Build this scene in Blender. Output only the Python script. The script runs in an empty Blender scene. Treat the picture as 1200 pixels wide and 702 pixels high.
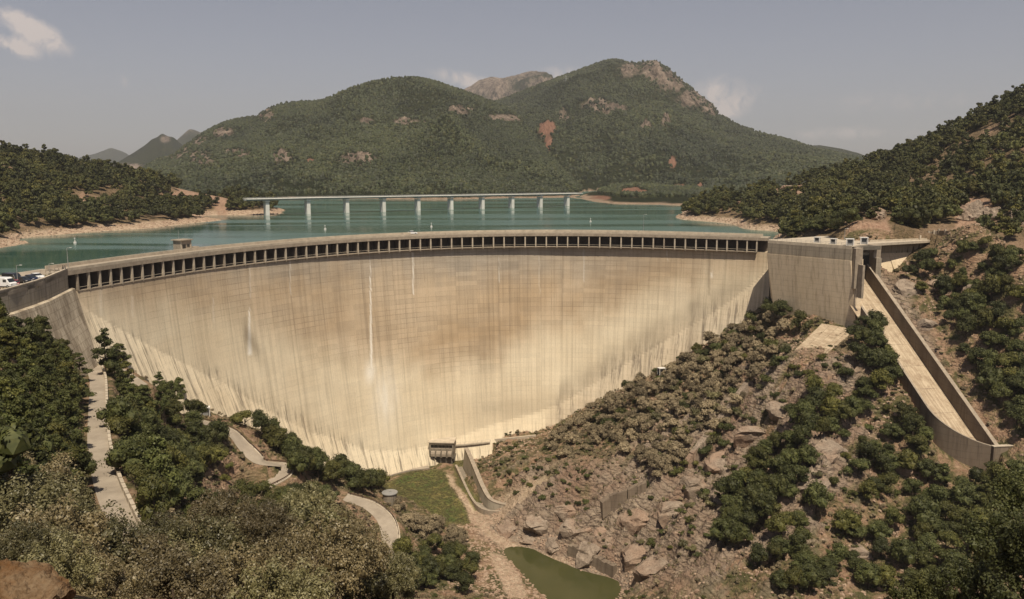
import bpy, bmesh, math, random, os
import numpy as np
from mathutils import Vector, Matrix
random.seed(7); rng = np.random.default_rng(11)
SC = bpy.context.scene; COL = SC.collection
# ---------------------------------------------------------------- camera
F, PITCH, CAMZ = 950.0, 0.14217553, 26.2
U0, V0 = 600.0, 337.5
cam = bpy.data.cameras.new('camera'); camo = bpy.data.objects.new('camera', cam); COL.objects.link(camo)
camo.location = (0, 0, CAMZ); camo.rotation_euler = (math.pi/2-PITCH, 0, 0)
cam.sensor_width = 36; cam.lens = F/1200*36; cam.shift_y = -13.5/1200
cam.clip_start = 0.5; cam.clip_end = 60000; SC.camera = camo
# ---------------------------------------------------------------- sun, sky, exposure
SUN_EL, SUN_AZ = math.radians(63), math.radians(12)      # azimuth measured from -y towards +x
sd = Vector((math.sin(SUN_AZ)*math.cos(SUN_EL), -math.cos(SUN_AZ)*math.cos(SUN_EL), math.sin(SUN_EL)))
sl = bpy.data.lights.new('sun', 'SUN'); sl.energy = 4.0; sl.angle = math.radians(0.53); sl.color = (1, .88, .70)
so = bpy.data.objects.new('sun', sl); COL.objects.link(so); so.rotation_euler = sd.to_track_quat('Z', 'Y').to_euler()
SC.view_settings.view_transform = 'Standard'; SC.view_settings.look = 'None'
SC.view_settings.exposure = 0.52; SC.view_settings.gamma = 1
SC.cycles.max_bounces = 5; SC.cycles.diffuse_bounces = 2; SC.cycles.glossy_bounces = 2
SC.cycles.transmission_bounces = 3; SC.cycles.volume_bounces = 0; SC.cycles.transparent_max_bounces = 6
SC.cycles.use_denoising = True

class NT:
    """small helper around a node tree"""
    def __init__(s, tree): s.t = tree; s.n = tree.nodes; s.l = tree.links
    def add(s, typ, ins=None, **kw):
        n = s.n.new(typ)
        for k, v in kw.items(): setattr(n, k, v)
        for k, v in (ins or {}).items(): s.put(n.inputs[k], v)
        return n
    def put(s, sock, v):
        if isinstance(v, bpy.types.NodeSocket): s.l.new(v, sock)
        elif isinstance(v, bpy.types.Node): s.l.new(v.outputs[0], sock)
        else:
            if isinstance(v, (tuple, list)) and len(v) == 3 and sock.type == 'RGBA': v = (*v, 1)
            sock.default_value = v
    def math(s, op, a, b=0.0, c=None, clamp=False):
        n = s.n.new('ShaderNodeMath'); n.operation = op; n.use_clamp = clamp
        s.put(n.inputs[0], a); s.put(n.inputs[1], b)
        if c is not None: s.put(n.inputs[2], c)
        return n.outputs[0]
    def mix(s, f, a, b, mode='MIX'):
        n = s.n.new('ShaderNodeMix'); n.data_type = 'RGBA'; n.blend_type = mode
        s.put(n.inputs[0], f); s.put(n.inputs[6], a); s.put(n.inputs[7], b); return n.outputs[2]
    def ramp(s, f, stops):
        n = s.n.new('ShaderNodeValToRGB'); s.put(n.inputs[0], f); e = n.color_ramp.elements
        while len(e) < len(stops): e.new(0.5)
        for k, (p, c) in enumerate(stops):
            e[k].position = p; e[k].color = (*c, 1) if not isinstance(c, (int, float)) else (c, c, c, 1)
        return n.outputs[0]
    def noise(s, vec, scale, detail=3, rough=.55, dist=0):
        n = s.add('ShaderNodeTexNoise', {'Scale': scale, 'Detail': detail, 'Roughness': rough, 'Distortion': dist})
        s.put(n.inputs['Vector'], vec); return n.outputs[0]
    def scale(s, vec, sx, sy, sz):
        n = s.add('ShaderNodeMapping', {'Scale': (sx, sy, sz)}); s.put(n.inputs[0], vec); return n.outputs[0]

world = bpy.data.worlds.new('World'); SC.world = world; world.use_nodes = True
w = NT(world.node_tree); w.n.clear()
sky = w.add('ShaderNodeTexSky', sky_type='NISHITA', sun_disc=False, sun_elevation=SUN_EL,
            sun_rotation=math.pi-SUN_AZ, altitude=650, air_density=1.0, dust_density=1.2, ozone_density=1.0)
tc = w.add('ShaderNodeTexCoord')
hs = w.add('ShaderNodeHueSaturation', {'Saturation': .54, 'Value': .60, 'Color': sky.outputs[0]})
skyc = w.mix(1.0, hs.outputs[0], (1.04, .98, 1.02), 'MULTIPLY')
# a few soft clouds, part of the sky
sep = w.add('ShaderNodeSeparateXYZ', {0: tc.outputs['Generated']})
az = w.math('ARCTAN2', sep.outputs[0], sep.outputs[1])
el = w.math('ARCSINE', sep.outputs[2])
cn = w.noise(tc.outputs['Generated'], 55, 8, .66, .9)
cn2 = w.noise(tc.outputs['Generated'], 12, 4, .6, .2)
cl = None
def pix_dir(u, v):
    a, b = (u-U0)/F, (v-V0)/F
    y = math.cos(PITCH)-b*math.sin(PITCH)*1.0; z = -math.sin(PITCH)-b*math.cos(PITCH)
    return a, y, z
for (u, v, su, sv, tilt, st) in ((40, 36, 22, 8, .50, 1.0), (18, 54, 16, 6, .25, .8), (832, 116, 26, 14, -.35, .6), (852, 130, 30, 9, -.5, .5), (556, 97, 34, 7, .25, .55),
                                 (990, 156, 55, 6, 0, .22), (145, 97, 5, 7, 0, .25), (660, 92, 28, 10, 0, .4), (1050, 120, 90, 14, 0, .12), (-260, 90, 90, 30, 0, .6), (1480, 60, 80, 25, .1, .6)):
    a, y, z = pix_dir(u, v); A0 = math.atan2(a, y); E0 = math.asin(z/math.sqrt(a*a+y*y+z*z))
    da = w.math('SUBTRACT', az, A0); de = w.math('SUBTRACT', el, E0)
    c, s_ = math.cos(tilt), math.sin(tilt)
    p = w.math('DIVIDE', w.math('SUBTRACT', w.math('MULTIPLY', da, c), w.math('MULTIPLY', de, s_)), su/F*1.1)
    q = w.math('DIVIDE', w.math('ADD', w.math('MULTIPLY', da, s_), w.math('MULTIPLY', de, c)), sv/F*1.1)
    r2 = w.math('ADD', w.math('MULTIPLY', p, p), w.math('MULTIPLY', q, q))
    g = w.math('EXPONENT', w.math('MULTIPLY', r2, -.9))
    g = w.math('MULTIPLY', g, st)
    cl = g if cl is None else w.math('ADD', cl, g)
cm = w.math('MULTIPLY', cl, w.math('MULTIPLY', w.math('ADD', w.math('MULTIPLY', cn, 3.4), -.95), w.math('ADD', cn2, .45)), clamp=True)
cm = w.ramp(cm, [(0, 0), (.05, .0), (.42, 1)])
skyv = w.mix(w.math('MULTIPLY', cm, .85), skyc, (6.6, 5.7, 5.2))
bg = w.add('ShaderNodeBackground', {'Strength': .078, 'Color': skyv})
w.l.new(bg.outputs[0], w.add('ShaderNodeOutputWorld').inputs[0])

# ---------------------------------------------------------------- geometry of the view (unprojection of measured points)
def tanv(v):      # drop per metre of ground distance (at u = U0)
    return np.tan(np.arctan((np.asarray(v, float)-V0)/F)+PITCH)
cp, sp = math.cos(PITCH), math.sin(PITCH)
def ray(u, v):
    a = (np.asarray(u, float)-U0)/F; b = (np.asarray(v, float)-V0)/F
    return a, cp-b*sp, -sp-b*cp
def W(u, v, z):                       # point at pixel u,v and height z
    a, y, zz = ray(u, v); k = (np.asarray(z, float)-CAMZ)/zz
    return np.stack([a*k, y*k, CAMZ+zz*k], -1)
def D(u, v, d):                       # point at pixel u,v and distance d along +y
    a, y, zz = ray(u, v); k = np.asarray(d, float)/y
    return np.stack([a*k, y*k, CAMZ+zz*k], -1)
def P2(P):
    P = np.asarray(P, float); x, y, z = P[..., 0], P[..., 1], P[..., 2]-CAMZ
    yc = y*cp-z*sp; zc = y*sp+z*cp; yc = np.where(np.abs(yc) < 1e-3, 1e-3, yc)
    return U0+F*x/yc, V0-F*zc/yc
# ---------------------------------------------------------------- noise in numpy
def hash2(ix, iy, seed):
    h = (ix.astype(np.int64)*374761393+iy.astype(np.int64)*668265263+seed*1442695041) & 0x7fffffff
    h = ((h ^ (h >> 13))*1274126177) & 0x7fffffff
    return ((h ^ (h >> 16)) & 0xffff)/65535.0
def vnoise(x, y, seed=0):
    ix, iy = np.floor(x), np.floor(y); fx, fy = x-ix, y-iy
    fx = fx*fx*(3-2*fx); fy = fy*fy*(3-2*fy); ix = ix.astype(np.int64); iy = iy.astype(np.int64)
    a, b, c, d = hash2(ix, iy, seed), hash2(ix+1, iy, seed), hash2(ix, iy+1, seed), hash2(ix+1, iy+1, seed)
    return (a+(b-a)*fx)*(1-fy)+(c+(d-c)*fx)*fy
def fbm(x, y, seed=0, oct=4, gain=.5, ridged=False):
    s = 0; a = 1; t = 0
    for k in range(oct):
        n = vnoise(x, y, seed+k*17)
        if ridged: n = 1-np.abs(2*n-1)
        s = s+a*n; t += a; a *= gain; x = x*2.03+5.1; y = y*2.03+3.7
    return s/t-.5
def sstep(a, b, x):
    t = np.clip((x-a)/(b-a), 0, 1); return t*t*(3-2*t)

# ---------------------------------------------------------------- object helpers
def link(o, parent=None):
    COL.objects.link(o)
    if parent is not None: o.parent = parent
    return o
def tag(o, label=None, cat=None, group=None, kind=None):
    if label: o['label'] = label
    if cat: o['category'] = cat
    if group: o['group'] = group
    if kind: o['kind'] = kind
    return o
def empty(name, loc, label=None, cat=None, group=None, rz=0):
    o = bpy.data.objects.new(name, None); o.empty_display_size = 1; link(o); o.location = loc; o.rotation_euler = (0, 0, rz)
    return tag(o, label, cat, group)
def meshobj(name, verts, faces, mat, parent=None, smooth=False, uv=None, attrs=None, local=None):
    me = bpy.data.meshes.new(name)
    V = np.asarray(verts, float)
    if parent is not None and local is None: V = V-np.array(parent.location)   # given in world space, unrotated parents
    me.from_pydata(V.tolist(), [], [tuple(int(i) for i in f) for f in faces] if not isinstance(faces, np.ndarray) else faces.tolist())
    if mat: me.materials.append(mat)
    if smooth: me.polygons.foreach_set('use_smooth', [True]*len(me.polygons))
    if uv is not None:
        l = me.uv_layers.new(name='UVMap'); li = np.zeros(len(me.loops), dtype=np.int32); me.loops.foreach_get('vertex_index', li)
        l.data.foreach_set('uv', np.asarray(uv, float)[li].ravel())
    for k, a in (attrs or {}).items():
        at = me.attributes.new(k, 'FLOAT', 'POINT'); at.data.foreach_set('value', np.asarray(a, float).ravel())
    me.update()
    return link(bpy.data.objects.new(name, me), parent)
def grid_mesh(name, P, mat, parent=None, smooth=True, attrs=None, keep=None, uv=None):
    """P: (n, m, 3) array of points"""
    n, m = P.shape[:2]; idx = np.arange(n*m).reshape(n, m)
    f = np.stack([idx[:-1, :-1], idx[1:, :-1], idx[1:, 1:], idx[:-1, 1:]], -1).reshape(-1, 4)
    if keep is not None: f = f[keep.ravel()]
    V = P.reshape(-1, 3)
    if parent is not None: V = V-np.array(parent.location)
    me = bpy.data.meshes.new(name)
    me.vertices.add(len(V)); me.vertices.foreach_set('co', V.ravel())
    me.loops.add(f.size); me.loops.foreach_set('vertex_index', f.ravel().astype(np.int32))
    me.polygons.add(len(f)); me.polygons.foreach_set('loop_start', np.arange(0, f.size, 4, dtype=np.int32))
    me.polygons.foreach_set('use_smooth', np.full(len(f), smooth))
    me.materials.append(mat)
    me.update(calc_edges=True)
    for k, a in (attrs or {}).items():
        at = me.attributes.new(k, 'FLOAT', 'POINT'); at.data.foreach_set('value', np.asarray(a, float).ravel())
    if uv is not None:
        l = me.uv_layers.new(name='UVMap'); l.data.foreach_set('uv', uv.reshape(-1, 2)[f.ravel()].ravel())
    return link(bpy.data.objects.new(name, me), parent)
class MB:
    """collects boxes, prisms and tubes into one mesh"""
    def __init__(s): s.v = []; s.f = []
    def add(s, vs, fs):
        o = len(s.v); s.v += [tuple(map(float, p)) for p in vs]; s.f += [tuple(i+o for i in f) for f in fs]; return s
    def box(s, c, size, rz=0, taper=1.0):
        hx, hy, hz = size[0]/2, size[1]/2, size[2]/2; ca, sa = math.cos(rz), math.sin(rz); vs = []
        for sx, sy, sz in ((-1,-1,-1),(1,-1,-1),(1,1,-1),(-1,1,-1),(-1,-1,1),(1,-1,1),(1,1,1),(-1,1,1)):
            k = taper if sz > 0 else 1
            x, y = sx*hx*k, sy*hy*k; vs.append((c[0]+x*ca-y*sa, c[1]+x*sa+y*ca, c[2]+sz*hz))
        return s.add(vs, [(0,3,2,1),(4,5,6,7),(0,1,5,4),(1,2,6,5),(2,3,7,6),(3,0,4,7)])
    def hexa(s, b, t):      # bottom quad, top quad
        return s.add(list(b)+list(t), [(0,3,2,1),(4,5,6,7),(0,1,5,4),(1,2,6,5),(2,3,7,6),(3,0,4,7)])
    def prism(s, poly, z0, z1):
        n = len(poly); vs = [(p[0], p[1], z0) for p in poly]+[(p[0], p[1], z1) for p in poly]
        return s.add(vs, [tuple(range(n-1, -1, -1)), tuple(range(n, 2*n))]+[(i, (i+1) % n, n+(i+1) % n, n+i) for i in range(n)])
    def sweep(s, rings, closed=False):    # list of rings (equal length) of 3D points, ends capped
        n = len(rings[0]); vs = [p for r in rings for p in r]; fs = []
        for k in range(len(rings)-1):
            for i in range(n):
                j = (i+1) % n; fs.append((k*n+i, k*n+j, (k+1)*n+j, (k+1)*n+i))
        fs.append(tuple(range(n-1, -1, -1))); m = (len(rings)-1)*n; fs.append(tuple(range(m, m+n)))
        return s.add(vs, fs)
    def tube(s, a, b, r, r2=None, n=8):
        a, b = Vector(a), Vector(b); d = (b-a).normalized(); t = d.orthogonal().normalized(); q = d.cross(t); r2 = r if r2 is None else r2
        rg = []
        for p, rr in ((a, r), (b, r2)): rg.append([p+t*math.cos(2*math.pi*k/n)*rr+q*math.sin(2*math.pi*k/n)*rr for k in range(n)])
        return s.sweep(rg)
    def build(s, name, mat, parent=None, smooth=False, local=None):
        return meshobj(name, s.v, s.f, mat, parent, smooth, local=local)

# ---------------------------------------------------------------- materials
MATS = {}
def mat(name, fn):
    m = bpy.data.materials.new(name); m.use_nodes = True; n = NT(m.node_tree); b = n.n['Principled BSDF']
    fn(n, b); MATS[name] = m; return m
def setb(n, b, **k):
    for kk, v in k.items(): n.put(b.inputs[{'col': 'Base Color', 'rough': 'Roughness', 'spec': 'Specular IOR Level', 'metal': 'Metallic', 'normal': 'Normal'}[kk]], v)
def bump(n, h, st, dist=.1):
    return n.add('ShaderNodeBump', {'Strength': st, 'Distance': dist, 'Height': h}).outputs[0]
def pos(n): return n.add('ShaderNodeNewGeometry').outputs['Position']
def simple(name, col, rough=.8, var=.25, sc=1.5, spec=.3, bs=.3, metal=0):
    def f(n, b):
        p = n.add('ShaderNodeTexCoord').outputs['Object']; a = n.noise(p, sc, 5, .65)
        c = n.mix(n.ramp(a, [(.3, 0), (.7, 1)]), tuple(x*(1-var) for x in col), tuple(min(1, x*(1+var)) for x in col))
        setb(n, b, col=c, rough=rough, spec=spec, metal=metal, normal=bump(n, a, bs, .05))
    return mat(name, f)
M_plain = {}
simple('concrete_old', (.29, .24, .185), .9, .25, .7)
simple('concrete_pale', (.42, .36, .28), .9, .22, .5)
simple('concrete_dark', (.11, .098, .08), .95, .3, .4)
simple('gallery_concrete', (.125, .10, .08), .95, .3, .4)  # gallery recess and cross walls: shade of the openings put into a darker colour
simple('metal_dark', (.05, .045, .04), .55, .2, 3, metal=.4)
simple('metal_rust', (.09, .055, .035), .75, .3, 3)
simple('metal_grey', (.35, .35, .34), .5, .1, 3, metal=.5)
simple('white_paint', (.62, .60, .57), .5, .06, 2)
simple('car_white', (.7, .7, .7), .25, .02, 1, .6, 0)
simple('car_dark', (.012, .014, .02), .25, .05, 1, .6, 0)
simple('car_red', (.22, .02, .03), .25, .05, 1, .6, 0)
simple('car_navy', (.012, .018, .045), .25, .05, 1, .6, 0)
simple('glass_dark', (.02, .025, .03), .08, .05, 1, .8, 0)
simple('tyre', (.015, .015, .015), .9, .1, 5)
simple('bark', (.07, .05, .035), .95, .35, 4)
simple('cloth_dark', (.02, .02, .025), .9, .2, 5)
simple('skin', (.35, .2, .14), .6, .05, 5)
simple('hair', (.02, .014, .01), .8, .1, 5)
simple('bridge_white', (.60, .60, .56), .7, .1, .3)
simple('bridge_deck', (.30, .31, .30), .8, .12, .3)
simple('tile_roof', (.30, .12, .07), .9, .3, 1.5)

def m_foliage(name, c1, c2, c3, rough=.6, spec=.25, hue=True):
    def f(n, b):
        oi = n.add('ShaderNodeObjectInfo').outputs['Random']
        p = n.add('ShaderNodeTexCoord').outputs['Object']; a = n.noise(p, .9, 3, .6); a2 = n.noise(p, 5., 2, .6)
        c = n.mix(n.ramp(a, [(.35, 0), (.65, 1)]), c1, c2)
        c = n.mix(n.ramp(a2, [(.45, 0), (.75, .8)]), c, c3)
        k = n.math('ADD', n.math('MULTIPLY', oi, .75), .62)
        if hue: c = n.mix(n.ramp(n.math('FRACT', n.math('MULTIPLY', oi, 7.31)), [(.55, 0), (1, .5)]), c, n.mix(1, c, (1.75, 1.38, .85), 'MULTIPLY'))
        c = n.mix(1, c, n.add('ShaderNodeCombineColor', {0: k, 1: k, 2: k}).outputs[0], 'MULTIPLY')
        if name in ('leaf_far', 'leaf_mount'):
            ws = n.noise(pos(n), .0045 if name == 'leaf_mount' else .018, 4, .6)
            c = n.mix(n.ramp(ws, [(.38, 0), (.60, 1)]), n.mix(1, c, (.62, .66, .60), 'MULTIPLY'), n.mix(1, c, (1.12, 1.12, 1.0), 'MULTIPLY'))
        setb(n, b, col=c, rough=rough, spec=spec)
    return mat(name, f)
m_foliage('leaf_oak', (.036, .042, .013), (.058, .064, .018), (.100, .100, .032))
m_foliage('leaf_pine', (.040, .048, .014), (.064, .072, .020), (.115, .118, .038))
m_foliage('leaf_dry', (.165, .13, .08), (.225, .18, .11), (.30, .245, .16), .7, .2, False)
m_foliage('leaf_olive', (.080, .074, .030), (.125, .110, .046), (.23, .205, .11), .5, .4, False)
m_foliage('leaf_khaki', (.095, .075, .034), (.14, .108, .052), (.24, .20, .115), .5, .4, False)
m_foliage('leaf_far', (.042, .047, .016), (.068, .070, .022), (.105, .098, .036))
m_foliage('leaf_mount', (.023, .030, .014), (.037, .044, .019), (.054, .059, .026))

def f_ground(n, b):
    p = pos(n)
    at = lambda k: n.add('ShaderNodeAttribute', attribute_name=k).outputs['Fac']
    n1 = n.noise(p, .055, 6, .62); n2 = n.noise(p, .5, 6, .7); n3 = n.noise(p, 2.2, 3, .7); n4 = n.noise(p, .16, 5, .65, .6)
    vo = n.add('ShaderNodeTexVoronoi', {'Vector': n.scale(p, .55, .55, .9), 'Scale': 1.4, 'Randomness': 1.0}, distance='EUCLIDEAN')
    vc = vo.outputs['Color']; vd = vo.outputs['Distance']
    scree = n.mix(n.ramp(n1, [(.38, 0), (.62, 1)]), (.235, .135, .085), (.30, .195, .125))
    scree = n.mix(n.ramp(n2, [(.42, 0), (.62, .75)]), scree, (.36, .255, .175))
    scree = n.mix(n.ramp(n3, [(.5, 0), (.75, .6)]), scree, (.10, .062, .042))
    scree = n.mix(.35, scree, n.mix(n.add('ShaderNodeSeparateColor', {0: vc}).outputs[0], (.12, .075, .05), (.40, .28, .19)))
    dry = n.mix(n.ramp(n2, [(.35, 0), (.7, 1)]), (.13, .105, .05), (.24, .185, .095))
    g = n.mix(n.ramp(n4, [(.44, 0), (.56, 1)]), scree, dry)
    g = n.mix(n.ramp(n.math('ADD', n4, n.math('MULTIPLY', n3, .3)), [(.62, 0), (.76, .8)]), g, (.055, .06, .024))
    wv = n.add('ShaderNodeTexWave', {'Vector': n.scale(p, 1, .6, 1.6), 'Scale': .16, 'Distortion': 9, 'Detail': 4, 'Detail Scale': 1.4}, wave_type='BANDS', bands_direction='DIAGONAL').outputs['Fac']
    rock = n.mix(n.ramp(n2, [(.35, 0), (.68, 1)]), (.20, .152, .115), (.35, .28, .21))
    rock = n.mix(n.ramp(n1, [(.45, 0), (.65, .8)]), rock, (.23, .145, .10))
    rock = n.mix(n.ramp(wv, [(.0, .75), (.16, 0), (1, 0)]), rock, (.07, .05, .04))
    lawn = n.mix(n.ramp(n4, [(.40, 0), (.60, 1)]), (.062, .088, .024), (.18, .145, .055))
    lawn = n.mix(n.ramp(n2, [(.42, 0), (.7, .6)]), lawn, (.075, .095, .025))
    beach = n.mix(n.ramp(n2, [(.35, 0), (.65, 1)]), (.34, .25, .17), (.54, .42, .31))
    beach = n.mix(n.ramp(n3, [(.5, 0), (.8, .5)]), beach, (.26, .18, .12))
    forest = n.mix(n.ramp(n2, [(.35, 0), (.65, 1)]), (.085, .066, .034), (.20, .14, .085)); forest = n.mix(n.ramp(n1, [(.5, 0), (.68, .8)]), forest, (.27, .185, .125))
    c = n.mix(at('forest'), g, forest)
    c = n.mix(at('rock'), c, rock); c = n.mix(at('lawn'), c, lawn); c = n.mix(at('beach'), c, beach)
    red = n.mix(n.ramp(n2, [(.3, 0), (.7, 1)]), (.25, .15, .10), (.40, .275, .195))
    c = n.mix(at('red'), c, red)
    h = n.math('ADD', n.math('MULTIPLY', n2, 1.2), n.math('ADD', n.math('MULTIPLY', n3, .45), n.math('MULTIPLY', vd, -.7)))
    h = n.math('MULTIPLY', h, n.math('SUBTRACT', 1.0, n.math('MULTIPLY', at('lawn'), .8)))
    setb(n, b, col=c, rough=.95, spec=.15, normal=bump(n, h, 1.0, 1.0))
mat('ground', f_ground)

def f_mount(n, b):
    p = pos(n); at = lambda k: n.add('ShaderNodeAttribute', attribute_name=k).outputs['Fac']
    n1 = n.noise(p, .004, 5, .6); n2 = n.noise(p, .06, 4, .7); n3 = n.noise(p, .16, 3, .7); n5 = n.noise(n.scale(p, 1, 1, .3), .03, 6, .7)
    f = n.mix(n.ramp(n1, [(.4, 0), (.6, 1)]), (.030, .036, .016), (.045, .050, .020))
    f = n.mix(n.ramp(n3, [(.45, 0), (.7, .8)]), f, (.020, .028, .014))
    f = n.mix(n.ramp(n2, [(.56, 0), (.72, .5)]), f, (.13, .105, .06))
    n6 = n.noise(n.scale(p, 1, 1, .35), .09, 5, .75); rock = n.mix(n.ramp(n.math('ADD', n.math('MULTIPLY', n5, .6), n.math('MULTIPLY', n6, .4)), [(.42, 0), (.58, 1)]), (.075, .058, .044), (.37, .29, .23))
    rr = n.math('MULTIPLY', at('rock'), n.ramp(n.math('ADD', n.math('MULTIPLY', n.math('ADD', n5, n6), .5), n.math('MULTIPLY', at('rock'), .19)), [(.52, 0), (.60, 1)]))
    c = n.mix(rr, f, rock)
    c = n.mix(at('red'), c, n.mix(n5, (.22, .11, .07), (.42, .24, .17)))
    c = n.mix(at('beach'), c, n.mix(n3, (.36, .25, .17), (.55, .42, .31)))
    h = n.math('ADD', n.math('MULTIPLY', n2, 1.), n.math('MULTIPLY', n.math('ADD', n5, n6), 2.))
    setb(n, b, col=c, rough=1, spec=.05, normal=bump(n, h, .9, 12.))
mat('mountain', f_mount)

def f_water(n, b):
    p = pos(n); a = n.noise(n.scale(p, .35, 1.0, 1), .5, 4, .6); big = n.noise(n.scale(p, .12, 1, 1), .016, 6, .65, .6)
    far = n.ramp(big, [(.44, 0), (.56, 1)])
    c = n.mix(far, (.034, .088, .070), (.066, .128, .104))
    setb(n, b, col=c, rough=n.mix(far, (.07,)*3, (.22,)*3), spec=.45, normal=bump(n, a, .28, .10))
mat('lake_water', f_water)
def f_river(n, b):
    p = pos(n); a = n.noise(p, 1.5, 3, .6); big = n.noise(p, .1, 3, .6)
    setb(n, b, col=n.mix(big, (.034, .040, .014), (.070, .066, .026)), rough=.12, spec=.3, normal=bump(n, a, .15, .05))
mat('river_water', f_river)
def f_asph(n, b):
    p = pos(n); a = n.noise(p, .25, 5, .65); a2 = n.noise(p, 3, 4, .7)
    c = n.mix(n.ramp(a, [(.35, 0), (.65, 1)]), (.25, .21, .165), (.34, .29, .23)); c = n.mix(n.ramp(a2, [(.6, 0), (.75, .4)]), c, (.14, .11, .085))
    setb(n, b, col=c, rough=.9, spec=.2, normal=bump(n, a2, .2, .03))
mat('worn_asphalt', f_asph)

def f_dam(n, b):
    uvn = n.add('ShaderNodeUVMap', uv_map='UVMap').outputs[0]   # x: metres along the arch, y: metres above (negative below) the road
    sx = n.add('ShaderNodeSeparateXYZ', {0: uvn}); x, y = sx.outputs[0], sx.outputs[1]
    at = lambda k: n.add('ShaderNodeAttribute', attribute_name=k).outputs['Fac']
    st = n.noise(n.scale(uvn, .75, .012, 1), 1.0, 5, .75)          # fine vertical streaks
    st2 = n.noise(n.scale(uvn, .12, .006, 1), 1.0, 5, .7)         # broad vertical streaks
    big = n.noise(n.scale(uvn, .02, .03, 1), 1.0, 5, .6, .4)
    hz = n.noise(n.scale(uvn, .05, .55, 1), 1.0, 4, .75)            # lift bands
    fine = n.noise(n.scale(uvn, 2.2, 1.2, 1), 1.0, 4, .7)
    tan = n.mix(n.ramp(big, [(.36, 0), (.62, 1)]), (.41, .305, .195), (.50, .40, .285))
    pale = n.mix(n.ramp(big, [(.36, 0), (.62, 1)]), (.61, .515, .37), (.69, .605, .455))
    c = n.mix(at('pale'), tan, pale)
    grey = n.mix(n.ramp(hz, [(.35, 0), (.65, 1)]), (.28, .245, .20), (.40, .35, .285))
    c = n.mix(at('grey'), c, grey)
    str_c = n.ramp(st, [(.32, .62), (.50, 1.0), (.70, 1.12)])
    c = n.mix(n.math('ADD', .62, n.math('MULTIPLY', at('streak'), .38)), c, n.mix(1, c, str_c, 'MULTIPLY'))
    c = n.mix(n.math('MULTIPLY', at('streak'), n.ramp(n.noise(n.scale(uvn, .55, .045, 1), 1., 4, .8), [(.52, 0), (.62, .75)])), c, (.12, .10, .08))
    c = n.mix(n.math('MULTIPLY', n.ramp(st2, [(.52, 0), (.7, .35)]), n.math('SUBTRACT', 1.0, n.math('MULTIPLY', at('pale'), .6))), c, (.17, .125, .085))
    # lift joints every 2 m and block joints every 4.5 m
    fy = n.math('FRACT', n.math('MULTIPLY', y, .5)); ly = n.math('LESS_THAN', fy, .07)
    fx = n.math('FRACT', n.math('DIVIDE', x, 4.5)); lx = n.math('LESS_THAN', fx, .035)
    lm = n.ramp(n.noise(n.scale(uvn, .04, .12, 1), 1., 4, .7), [(.42, .0), (.62, .55)])
    c = n.mix(n.math('MULTIPLY', n.math('MULTIPLY', n.math('MAXIMUM', ly, lx), lm), n.math('SUBTRACT', 1.0, n.math('MULTIPLY', at('pale'), .75))), c, (.11, .085, .06))
    # every lift a little different
    br = n.add('ShaderNodeTexBrick', {'Vector': uvn, 'Scale': 1.0, 'Mortar Size': 0.0, 'Brick Width': 9.0, 'Row Height': 2.0, 'Color1': (.82, .82, .82, 1), 'Color2': (1.12, 1.1, 1.08, 1)}, offset=0)
    c = n.mix(n.math('SUBTRACT', .5, n.math('MULTIPLY', at('pale'), .3)), c, n.mix(1, c, br.outputs[0], 'MULTIPLY'))
    c = n.mix(at('white'), c, (.84, .80, .72)); c = n.mix(at('dark'), c, (.13, .10, .07))
    c = n.mix(n.ramp(fine, [(.5, 0), (.8, .3)]), c, (.20, .16, .11))
    h = n.math('ADD', n.math('MULTIPLY', n.math('MAXIMUM', ly, lx), -1.0), n.math('MULTIPLY', fine, .5))
    setb(n, b, col=c, rough=.92, spec=.2, normal=bump(n, h, .35, .06))
mat('dam_concrete', f_dam)
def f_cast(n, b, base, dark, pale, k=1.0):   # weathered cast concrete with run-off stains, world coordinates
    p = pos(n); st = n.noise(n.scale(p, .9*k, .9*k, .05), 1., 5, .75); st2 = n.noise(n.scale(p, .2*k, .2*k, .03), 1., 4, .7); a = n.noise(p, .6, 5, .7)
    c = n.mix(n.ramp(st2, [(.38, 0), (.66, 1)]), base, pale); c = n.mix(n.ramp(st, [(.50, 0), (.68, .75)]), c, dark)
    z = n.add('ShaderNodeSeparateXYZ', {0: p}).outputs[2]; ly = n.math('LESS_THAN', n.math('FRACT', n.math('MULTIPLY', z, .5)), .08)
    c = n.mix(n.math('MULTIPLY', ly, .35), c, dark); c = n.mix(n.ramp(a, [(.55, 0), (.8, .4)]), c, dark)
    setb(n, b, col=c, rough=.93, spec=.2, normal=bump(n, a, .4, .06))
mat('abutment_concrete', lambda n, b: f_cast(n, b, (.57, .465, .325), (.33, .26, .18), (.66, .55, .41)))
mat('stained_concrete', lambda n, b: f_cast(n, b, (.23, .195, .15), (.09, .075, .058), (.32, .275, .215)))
mat('rough_concrete', lambda n, b: f_cast(n, b, (.27, .22, .16), (.12, .092, .065), (.60, .52, .40), 1.6))
mat('wall_concrete', lambda n, b: f_cast(n, b, (.31, .27, .21), (.15, .125, .095), (.38, .33, .26)))
mat('chute_wall', lambda n, b: f_cast(n, b, (.15, .115, .085), (.08, .06, .045), (.22, .175, .13)))
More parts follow.
